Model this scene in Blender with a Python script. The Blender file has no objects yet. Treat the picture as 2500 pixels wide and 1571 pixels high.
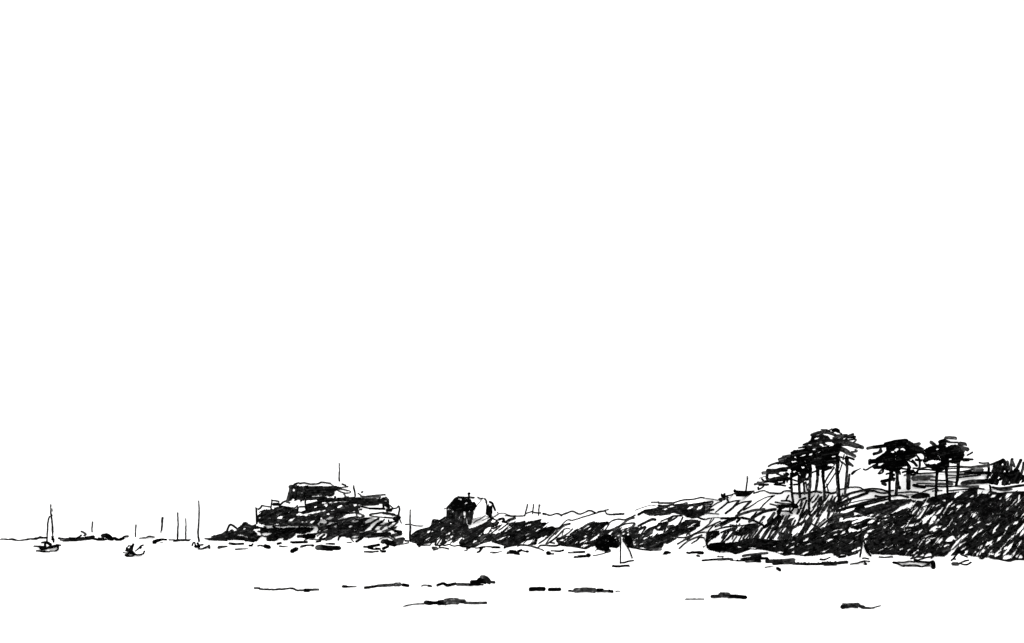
import bpy, math, random
import numpy as np
from mathutils import Vector
from mathutils.geometry import tessellate_polygon

random.seed(7)
RNG = np.random.default_rng(7)
C = bpy.context.scene.collection
R = math.radians

# ------------------------------------------------------------------ camera
FOC = 2778.0            # focal length in pixels of the 2500 px wide view
HOR = 1304.0            # row of the horizon
EYE = 5.0               # eye height above the water, metres
cam_d = bpy.data.cameras.new('camera')
cam = bpy.data.objects.new('camera', cam_d)
C.objects.link(cam)
cam.location = (0, 0, EYE)
cam.rotation_euler = (R(90), 0, 0)
cam_d.sensor_width = 36
cam_d.lens = 36 * FOC / 2500
cam_d.shift_y = (HOR - 785.5) / 2500
cam_d.clip_start = 1
cam_d.clip_end = 60000
bpy.context.scene.camera = cam


def at(x, y, Y):
    return ((x - 1250) / FOC * Y, Y, EYE - (y - HOR) / FOC * Y)


def water_depth(y):
    return FOC * EYE / max(y - HOR, 0.3)


# ------------------------------------------------------------------ light
w = bpy.data.worlds.new('World')
bpy.context.scene.world = w
w.use_nodes = True
nt = w.node_tree
nt.nodes.clear()
sky = nt.nodes.new('ShaderNodeTexSky')
sky.sky_type = 'NISHITA'
sky.sun_disc = False
sky.sun_elevation = R(35)
sky.sun_rotation = R(192)
sky.air_density = 1.0
sky.dust_density = 0.3
sky.ozone_density = 1.0
hs = nt.nodes.new('ShaderNodeHueSaturation')      # overcast: a grey-white sky
hs.inputs['Saturation'].default_value = 0.0
bg = nt.nodes.new('ShaderNodeBackground')
bg.inputs['Strength'].default_value = 0.15
out = nt.nodes.new('ShaderNodeOutputWorld')
nt.links.new(sky.outputs[0], hs.inputs['Color'])
lim = nt.nodes.new('ShaderNodeVectorMath')        # even cloud cover: one brightness over the whole dome
lim.operation = 'MINIMUM'
lim.inputs[1].default_value = (3.9, 3.9, 3.9)
nt.links.new(hs.outputs[0], lim.inputs[0])
nt.links.new(lim.outputs[0], bg.inputs['Color'])
nt.links.new(bg.outputs[0], out.inputs['Surface'])
sd = bpy.data.lights.new('sun', 'SUN')
sd.energy = 1.5
sd.angle = R(50)
sd.color = (1, 0.99, 0.98)
sun = bpy.data.objects.new('sun', sd)
C.objects.link(sun)
sun.rotation_euler = (R(55), 0, R(12))
sc = bpy.context.scene
sc.view_settings.view_transform = 'Standard'
sc.view_settings.look = 'None'
sc.view_settings.exposure = 1.15
sc.view_settings.gamma = 1
sc.cycles.max_bounces = 8
sc.cycles.diffuse_bounces = 8

# ------------------------------------------------------------------ materials


def ink(name, v, spread):
    m = bpy.data.materials.new(name)
    m.use_nodes = True
    n = m.node_tree
    b = n.nodes['Principled BSDF']
    b.inputs['Roughness'].default_value = 1
    b.inputs['Specular IOR Level'].default_value = 0
    geo = n.nodes.new('ShaderNodeNewGeometry')
    no = n.nodes.new('ShaderNodeTexNoise')
    no.inputs['Scale'].default_value = 3.0
    no.inputs['Detail'].default_value = 4
    r = n.nodes.new('ShaderNodeValToRGB')
    r.color_ramp.elements[0].position = 0.3
    r.color_ramp.elements[1].position = 0.7
    a, c = v / spread, v * spread
    r.color_ramp.elements[0].color = (a, a, a, 1)
    r.color_ramp.elements[1].color = (c, c, c, 1)
    n.links.new(geo.outputs['Position'], no.inputs['Vector'])
    n.links.new(no.outputs['Fac'], r.inputs['Fac'])
    n.links.new(r.outputs['Color'], b.inputs['Base Color'])
    return m


def white(name, v):
    m = bpy.data.materials.new(name)
    m.use_nodes = True
    b = m.node_tree.nodes['Principled BSDF']
    b.inputs['Roughness'].default_value = 1
    b.inputs['Specular IOR Level'].default_value = 0
    n = m.node_tree
    no = n.nodes.new('ShaderNodeTexNoise')
    no.inputs['Scale'].default_value = 0.4
    r = n.nodes.new('ShaderNodeValToRGB')
    r.color_ramp.elements[0].color = (v, v, v, 1)
    r.color_ramp.elements[1].color = (v + .04, v + .04, v + .04, 1)
    n.links.new(no.outputs['Fac'], r.inputs['Fac'])
    n.links.new(r.outputs['Color'], b.inputs['Base Color'])
    return m


MATS = [ink('ink_black', 0.0009, 1.5), ink('ink_dark', 0.0062, 1.7), ink('ink_grey', 0.032, 1.5),
        ink('ink_pale', 0.12, 1.3), white('paper_white', 0.92)]
WHITE = 4
TONE = {'k': 0.0, 'b': 0.55, 'd': 1.0, 'm': 1.85, 'l': 2.8}

# ------------------------------------------------------------------ reading strokes
TILES = {'A': (0, 1180, 7.525), 'B': (280, 1180, 7.525), 'C': (520, 1120, 6.053), 'D': (760, 1120, 6.053),
         'E': (1000, 1180, 7.525), 'F': (1240, 1180, 6.878), 'G': (1500, 1180, 6.878), 'H': (1760, 1180, 6.878),
         'I': (1980, 1180, 6.878), 'J': (2180, 1180, 6.878), 'K': (1780, 1030, 7.082), 'L': (2090, 1040, 7.082),
         'M': (600, 1380, 3.7625), 'N': (1240, 1340, 3.7625), 'O': (1660, 1330, 3.7625), 'P': (2300, 1090, 10.805),
         'Q': (620, 1160, 8.9), 'R': (780, 1180, 8.9), 'S': (0, 0, 1.0)}


def read(txt):
    """Survey notes -> list of (kind, points, widths, tones)."""
    items, tile, key = [], 'S', False
    for ln in txt.strip().splitlines():
        ln = ln.strip()
        if not ln or ln[0] == '#':
            continue
        if ln[0] == '@':
            tile, key = ln[1], False
            continue
        if ln == 'KEY':
            key = True
            continue
        if ln == 'UNDER':
            key = False
            continue
        ox, oy, s = TILES[tile]
        head, *ps = ln.split()
        pts = np.array([[float(v) for v in p.split(',')] for p in ps])
        pts = pts / s + np.array([ox, oy])
        if head[0] == 'F':
            t = head[-1]
            items.append(('fill', pts, float(head[1:-1]), t, key))
            continue
        j = len(head)
        while head[j - 1].isalpha():
            j -= 1
        ws = [float(v) / s for v in head[:j].split(':')]
        t = head[j:]
        if len(pts) == 1:
            pts = np.vstack([pts, pts + [0.4, 0.1]])
        items.append(('w' if t == 'w' else 'stroke', pts, ws, t, key))
    return items


NG = RNG.random((420, 420))


def noise(x, y):
    xi, yi = np.floor(x).astype(int), np.floor(y).astype(int)
    fx, fy = x - xi, y - yi
    fx, fy = fx * fx * (3 - 2 * fx), fy * fy * (3 - 2 * fy)
    a = NG[xi % 420, yi % 420]; b = NG[(xi + 1) % 420, yi % 420]
    c = NG[xi % 420, (yi + 1) % 420]; d = NG[(xi + 1) % 420, (yi + 1) % 420]
    return (a * (1 - fx) + b * fx) * (1 - fy) + (c * (1 - fx) + d * fx) * fy


def smooth(pts):
    """Catmull-Rom through the points."""
    if len(pts) < 3:
        return pts
    p = np.vstack([2 * pts[0] - pts[1], pts, 2 * pts[-1] - pts[-2]])
    o = []
    for i in range(1, len(p) - 2):
        for t in (0, .25, .5, .75):
            a, b, c, d = p[i - 1], p[i], p[i + 1], p[i + 2]
            o.append(.5 * (2 * b + (c - a) * t + (2 * a - 5 * b + 4 * c - d) * t * t + (3 * b - a - 3 * c + d) * t ** 3))
    o.append(pts[-1])
    return np.array(o)


def resample(pts, step):
    d = np.hypot(*np.diff(pts, axis=0).T)
    L = np.concatenate([[0], np.cumsum(d)])
    n = max(3, int(L[-1] / step) + 1)
    s = np.linspace(0, L[-1], n)
    return np.stack([np.interp(s, L, pts[:, 0]), np.interp(s, L, pts[:, 1])], 1), s / max(L[-1], 1e-6), L[-1]


def bristles_of(item):
    """One pen stroke or hatched patch -> thin lines (points, widths, tone levels)."""
    res = []
    if item[0] == 'stroke':
        _, pts, ws, tone, _ = item
        P, s, L = resample(smooth(pts), 1.5)
        wd = np.interp(s, np.linspace(0, 1, len(ws)), ws) if len(ws) > 1 else np.full(len(P), ws[0])
        tl = np.interp(s, np.linspace(0, 1, len(tone)), [TONE[c] for c in tone]) if len(tone) > 1 else np.full(len(P), TONE[tone])
        tan = np.gradient(P, axis=0)
        tan /= np.maximum(np.hypot(*tan.T), 1e-6)[:, None]
        nor = np.stack([-tan[:, 1], tan[:, 0]], 1)
        wm = wd.max()
        n = 1 if wm <= 3.4 else int(math.ceil(wm / 2.1))
        for i in range(n):
            o = 0 if n == 1 else (i + .5) / n * 2 - 1
            bw = wd * (1.0 if n == 1 else 1.55 / n)
            off = o * (wd - bw * .6) / 2 if n > 1 else 0 * wd
            ph = random.random() * 90
            wob = (noise(P[:, 0] / 5 + ph, P[:, 1] / 5) - .5) * (0.7 if n > 1 else .9)
            Q = P + nor * (off + wob)[:, None]
            e = (math.sqrt(max(0, 1 - o * o)) - (.3 if n == 1 else .4 if L > 1.3 * wm else .12)) * .6
            e0, e1 = e * wd[0] + random.uniform(-.3, .4), e * wd[-1] + random.uniform(-.3, .4)
            k0, k1 = max(0, int(-e0 / 1.5)), max(0, int(-e1 / 1.5))
            if n > 1 and len(Q) - k0 - k1 >= 3:
                sl = slice(k0, len(Q) - k1)
                Q, bw, tl_, tn = Q[sl], bw[sl], tl[sl], tan[sl]
            else:
                tl_, tn = tl, tan
            Q = np.vstack([Q[:1] - tn[:1] * max(e0, .1), Q, Q[-1:] + tn[-1:] * max(e1, .1)])
            W = np.concatenate([[bw[0] * .6], bw, [bw[-1] * .6]])
            W = W * (0.86 + .28 * noise(Q[:, 0] / 3 + ph, Q[:, 1] / 3))
            T = np.concatenate([tl_[:1], tl_, tl_[-1:]]) + random.uniform(-.35, .35)
            res.append((Q, W, T))
        return res
    _, poly, ang, tone, _ = item
    a = R(ang)
    rot = np.array([[math.cos(a), math.sin(a)], [-math.sin(a), math.cos(a)]])
    pr = poly @ rot.T
    y = pr[:, 1].min() + .6
    while y < pr[:, 1].max():
        xs = []
        for i in range(len(pr)):
            p, q = pr[i], pr[(i + 1) % len(pr)]
            if (p[1] <= y) != (q[1] <= y):
                xs.append(p[0] + (y - p[1]) / (q[1] - p[1]) * (q[0] - p[0]))
        xs.sort()
        for x0, x1 in zip(xs[::2], xs[1::2]):
            x0 += random.uniform(-.6, 1.0); x1 -= random.uniform(-.6, 1.0)
            if x1 - x0 < .8:
                continue
            n = max(3, int((x1 - x0) / 1.5) + 1)
            X = np.linspace(x0, x1, n)
            Yv = y + (noise(X / 9 + y * 3.7, np.full(n, y * 1.3)) - .5) * 1.1
            Q = np.stack([X, Yv], 1) @ rot
            W = 2.35 + .8 * (noise(X / 4 + y, np.full(n, y)) - .5)
            W[0] *= .7; W[-1] *= .7
            T = np.full(n, TONE[tone]) + random.uniform(-.5, .5)
            res.append((Q, W, T))
        y += 1.55
    return res


def covered(P, W, voids):
    m = np.zeros(len(P), bool)
    lo, hi = P.min(0) - 14, P.max(0) + 14
    for (vp, vw, vlo, vhi) in voids:
        if (vlo > hi).any() or (vhi < lo).any():
            continue
        d = np.hypot(P[:, None, 0] - vp[None, :, 0], P[:, None, 1] - vp[None, :, 1])
        m |= (d < (vw * .4)[None, :] + W[:, None] * .12).any(1)
    return m


def voids_of(items):
    out = []
    for it in items:
        if it[0] != 'w':
            continue
        P, s, L = resample(smooth(it[1]), .8)
        ws = it[2]
        wd = np.interp(s, np.linspace(0, 1, len(ws)), ws) if len(ws) > 1 else np.full(len(P), ws[0])
        out.append((P, wd, P.min(0) - wd.max(), P.max(0) + wd.max()))
    return out


class Mesh:
    """Collects tubes, solids and sheets; link() makes ONE object."""

    def __init__(self):
        self.v, self.f, self.m = [], [], []

    def tube(self, P3, rad, mats, ns=5, deep=1.0):
        P3 = np.asarray(P3); n = len(P3)
        t = np.gradient(P3, axis=0)
        t /= np.maximum(np.linalg.norm(t, axis=1), 1e-9)[:, None]
        ref = np.tile([0.0, 1.0, 0.0], (n, 1))
        B = np.cross(t, ref)
        ln = np.linalg.norm(B, axis=1)
        B[ln < .05] = [1, 0, 0]
        B /= np.linalg.norm(B, axis=1)[:, None]
        N = np.cross(B, t)
        base = len(self.v)
        for k in range(ns):
            pass
        ang = np.arange(ns) * 2 * math.pi / ns
        ring = (P3[:, None, :] + (np.cos(ang)[None, :, None] * B[:, None, :] + np.sin(ang)[None, :, None] * N[:, None, :] * deep)
                * np.asarray(rad)[:, None, None])
        self.v.extend(map(tuple, ring.reshape(-1, 3)))
        for i in range(n - 1):
            a = base + i * ns
            mi = int(mats[i])
            for k in range(ns):
                k2 = (k + 1) % ns
                self.f.append((a + k, a + k2, a + ns + k2, a + ns + k)); self.m.append(mi)
        self.f.append(tuple(base + k for k in range(ns))[::-1]); self.m.append(int(mats[0]))
        self.f.append(tuple(base + (n - 1) * ns + k for k in range(ns))); self.m.append(int(mats[-1]))

    def poly(self, vs, fs, mat):
        b = len(self.v)
        self.v.extend(tuple(p) for p in vs)
        for f in fs:
            self.f.append(tuple(b + i for i in f)); self.m.append(mat)

    def prism(self, outline, Y, thick, mat=WHITE, lean=0.0):
        """An outline at its own distance, carried back to a real depth."""
        o = [at(x, y, Y) for x, y in outline]
        n = len(o)
        back = [(x, yy + thick, z) for x, yy, z in o]
        tris = tessellate_polygon([[Vector((x, 0, z)) for x, _, z in o]])
        fs = [tuple(t) for t in tris] + [tuple(i + n for i in t[::-1]) for t in tris]
        fs += [(i, (i + 1) % n, n + (i + 1) % n, n + i) for i in range(n)]
        self.poly(o + back, fs, mat)

    def hull(self, x0, x1, yt, yb, Y, beam, mat, rake=.12, n=12):
        """A boat hull: pointed bow, narrower stern, round bilge."""
        rows = []
        for i in range(n + 1):
            u = i / n
            half = beam / 2 * (min(1, (u / .35)) ** .6 if u < .35 else 1 - .35 * ((u - .35) / .65) ** 2)
            half = max(half, .04)
            sheer = (abs(u - .55) ** 2) * (yb - yt) * .5
            x = x0 + (x1 - x0) * u
            xk = x0 + (x1 - x0) * (rake + u * (1 - 1.6 * rake))
            X, _, zt = at(x, yt - sheer, Y)
            Xk, _, zk = at(xk, yb, Y)
            rows.append([(X, Y - half, zt), (Xk * .5 + X * .5, Y - half * .97, (zt + zk) / 2), (Xk, Y - half * .8, zk),
                         (Xk, Y + half * .8, zk), (Xk * .5 + X * .5, Y + half * .97, (zt + zk) / 2), (X, Y + half, zt)])
        vs = [p for r in rows for p in r]
        fs = []
        for i in range(n):
            for k in range(6):
                a, b = i * 6 + k, i * 6 + (k + 1) % 6
                fs.append((a, b, b + 6, a + 6))
        fs += [tuple(range(6))[::-1], tuple(n * 6 + k for k in range(6))]
        self.poly(vs, fs, mat)

    def link(self, name, parent=None, wide=False):
        me = bpy.data.meshes.new(name)
        me.from_pydata(self.v, [], self.f)
        for m in MATS:
            me.materials.append(m)
        me.polygons.foreach_set('material_index', self.m)
        me.update()
        o = bpy.data.objects.new(name, me)
        C.objects.link(o)
        if parent:
            o.parent = parent
            o.matrix_parent_inverse = parent.matrix_basis.inverted()
        return o


def draw(M, items, surf, voids=(), spread=0.0, deep=1.0, keep=None, lift=.25, ns=5, fat=1.0):
    """Lay the strokes on the surface whose distance is surf(x, y)."""
    voids = list(voids) + voids_of(items)
    for it in items:
        if it[0] == 'w':
            continue
        for (P, W, T) in bristles_of(it):
            dead = np.zeros(len(P), bool) if it[4] else covered(P, W, voids)
            if keep is not None:
                dead |= ~keep(P[:, 0], P[:, 1])
            lev = T + (noise(P[:, 0] / 7, P[:, 1] / 4) - .5) * 1.5 + (noise(P[:, 0] / 2 + 50, P[:, 1] / 2) - .5) * .7
            hi = 3 if T.mean() > 1.3 else 2 if T.mean() > .3 else 1
            mats = np.clip(np.rint(lev), 0, hi).astype(int)
            single = it[0] == 'stroke' and max(it[2]) <= 3.4
            gain, extra = (1.12, .95) if single else (1.05, .5)
            jit = random.uniform(-1, 1) * spread
            bow = random.uniform(-1, 1) * spread * .5
            i, n = 0, len(P)
            while i < n:
                if dead[i]:
                    i += 1
                    continue
                j = i
                while j < n and not dead[j]:
                    j += 1
                if j - i >= 2:
                    p3, rad = [], []
                    for k in range(i, j):
                        x, y = P[k]
                        Y = surf(x, y)
                        Y = min(Y, water_depth(y + W[k] * .55)) - lift * random.uniform(.8, 1.2) + jit + bow * math.sin(k * .12)
                        p3.append(at(x, y, Y)); rad.append(max((W[k] * gain * fat + extra) / 2 * Y / FOC, .004))
                    M.tube(p3, rad, mats[i:j], ns, deep)
                i = j
    return M


def slashes(poly, n, a0, a1, l0, l1, w0, w1, kind, tone='d'):
    """Loose short pen slashes scattered inside an outline (source pixels)."""
    poly = np.asarray(poly, float)
    out = []
    lo, hi = poly.min(0), poly.max(0)
    while len(out) < n:
        p = np.array([random.uniform(lo[0], hi[0]), random.uniform(lo[1], hi[1])])
        inside = False
        for i in range(len(poly)):
            a, b = poly[i], poly[(i + 1) % len(poly)]
            if (a[1] <= p[1]) != (b[1] <= p[1]) and p[0] < a[0] + (p[1] - a[1]) / (b[1] - a[1]) * (b[0] - a[0]):
                inside = not inside
        if not inside:
            continue
        t, L, wd = R(random.uniform(a0, a1)), random.uniform(l0, l1) / 2, random.uniform(w0, w1)
        d = np.array([math.cos(t), math.sin(t)]) * L
        bow = np.array([-d[1], d[0]]) * random.uniform(-.12, .12)
        ws = [0.2, wd, 0.2] if kind == 'w' else [wd, wd * .9, wd * .5]
        out.append((kind, np.array([p - d, p + bow, p + d]), ws, tone, True))
    return out


def flat(Y):
    return lambda x, y: Y


# ------------------------------------------------------------------ bookkeeping


def thing(name, label, cat, loc, group=None):
    o = bpy.data.objects.new(name, None)
    C.objects.link(o)
    o.location = loc
    o['label'] = label; o['category'] = cat
    if group:
        o['group'] = group
    return o


def tag(o, label, cat, group=None):
    o['label'] = label; o['category'] = cat
    if group:
        o['group'] = group
    return o


def lerp_table(tab):
    xs, ys = zip(*tab)
    return lambda x: float(np.interp(x, xs, ys))


def box_of(items):
    P = np.vstack([it[1] for it in items])
    return P.min(0), P.max(0)

# ------------------------------------------------------------------ the setting
m = Mesh()
SEA = 40000
m.poly([(-SEA, -2000, 0), (SEA, -2000, 0), (SEA, SEA, 0), (-SEA, SEA, 0)], [(0, 1, 2, 3)], WHITE)
o = m.link('water'); o['kind'] = 'structure'

# headland: base line, crest line, and the slope between them
BASE = lerp_table([(940, 1338), (1100, 1337), (1240, 1336), (1350, 1339), (1500, 1344), (1600, 1346), (1720, 1347), (1760, 1351),
                   (1900, 1357), (2040, 1361), (2200, 1362), (2300, 1365), (2500, 1369), (2900, 1376)])
CREST = lerp_table([(985, 1330), (1000, 1322), (1010, 1306), (1020, 1294), (1050, 1275), (1090, 1263), (1180, 1262), (1210, 1257), (1290, 1256),
                    (1400, 1247), (1440, 1246), (1500, 1252), (1560, 1235), (1600, 1226), (1680, 1215), (1760, 1214), (1800, 1204),
                    (1950, 1201), (2080, 1190), (2150, 1196), (2350, 1193), (2500, 1196), (2900, 1190)])


def hill(x, y):
    yb = BASE(x)
    Yb = FOC * EYE / (yb - HOR)
    h = max(yb - y, -8) * Yb / FOC
    und = (noise(np.array([x / 70]), np.array([y / 45]))[0] - .5) * 5 * min(1, max(0, h / 6))
    return Yb + 2.1 * h + und


def crest_pt(x):
    y = CREST(x)
    return at(x, y, hill(x, y))


m = Mesh()
xs = np.arange(999, 2901, 8)
NV = 44
vs, fs = [], []
for x in xs:
    yb, yt = BASE(x), CREST(x)
    for k in range(NV):
        y = yb + (yt - yb) * ((k - 1) / (NV - 2)) ** 1.6 if k > 0 else yb + 6
        vs.append(at(x, y, min(hill(x, y), water_depth(y)) + .4))
    X, Y, Z = vs[-1]
    vs.append((X * 1.03, Y + 14, Z - .3)); vs.append((X * 1.1, Y + 60, Z - 1.5)); vs.append((X * 1.2, Y + 110, -1))
row = NV + 3
for i in range(len(xs) - 1):
    for k in range(row - 1):
        a = i * row + k
        fs.append((a, a + row, a + row + 1, a + 1))
m.poly(vs, fs, WHITE)
o = m.link('headland'); o['kind'] = 'structure'

# far shore at the left
FAR = 1150.0
m = Mesh()
up = [(-300, 1318), (0, 1317), (120, 1313), (200, 1315), (260, 1308), (330, 1310), (380, 1311), (480, 1316), (560, 1318), (700, 1318)]
m.prism(up + [(700, 1316.5), (-300, 1316.5)] if False else [(x, y) for x, y in up] + [(700, 1319), (-300, 1319)], FAR, 60)
draw(m, read('''
@A
20mm 25,1033 75,1025 170,1040 220,1025 320,1055 470,1040 560,1020 620,1030
24dk 620,1030 700,1005 740,990 780,1000 860,1002
34k 1088,1012 1128,1020
60md 1140,1030 1200,1040 1300,1030
62kd 1280,1022 1400,1030 1530,1015
22k 1420,1000 1470,980 1488,957
22dm 1190,1065 1370,1058 1550,1040
38k 1740,1020 1830,1042 1930,1030
30k 2130,1020 2170,1045 2230,1022 2290,980 2355,974
@B
22d 475,1012 565,1010
24m 590,995 630,978 720,988
'''), flat(FAR - 1), deep=3)
o = m.link('far_shore'); o['kind'] = 'structure'

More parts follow.
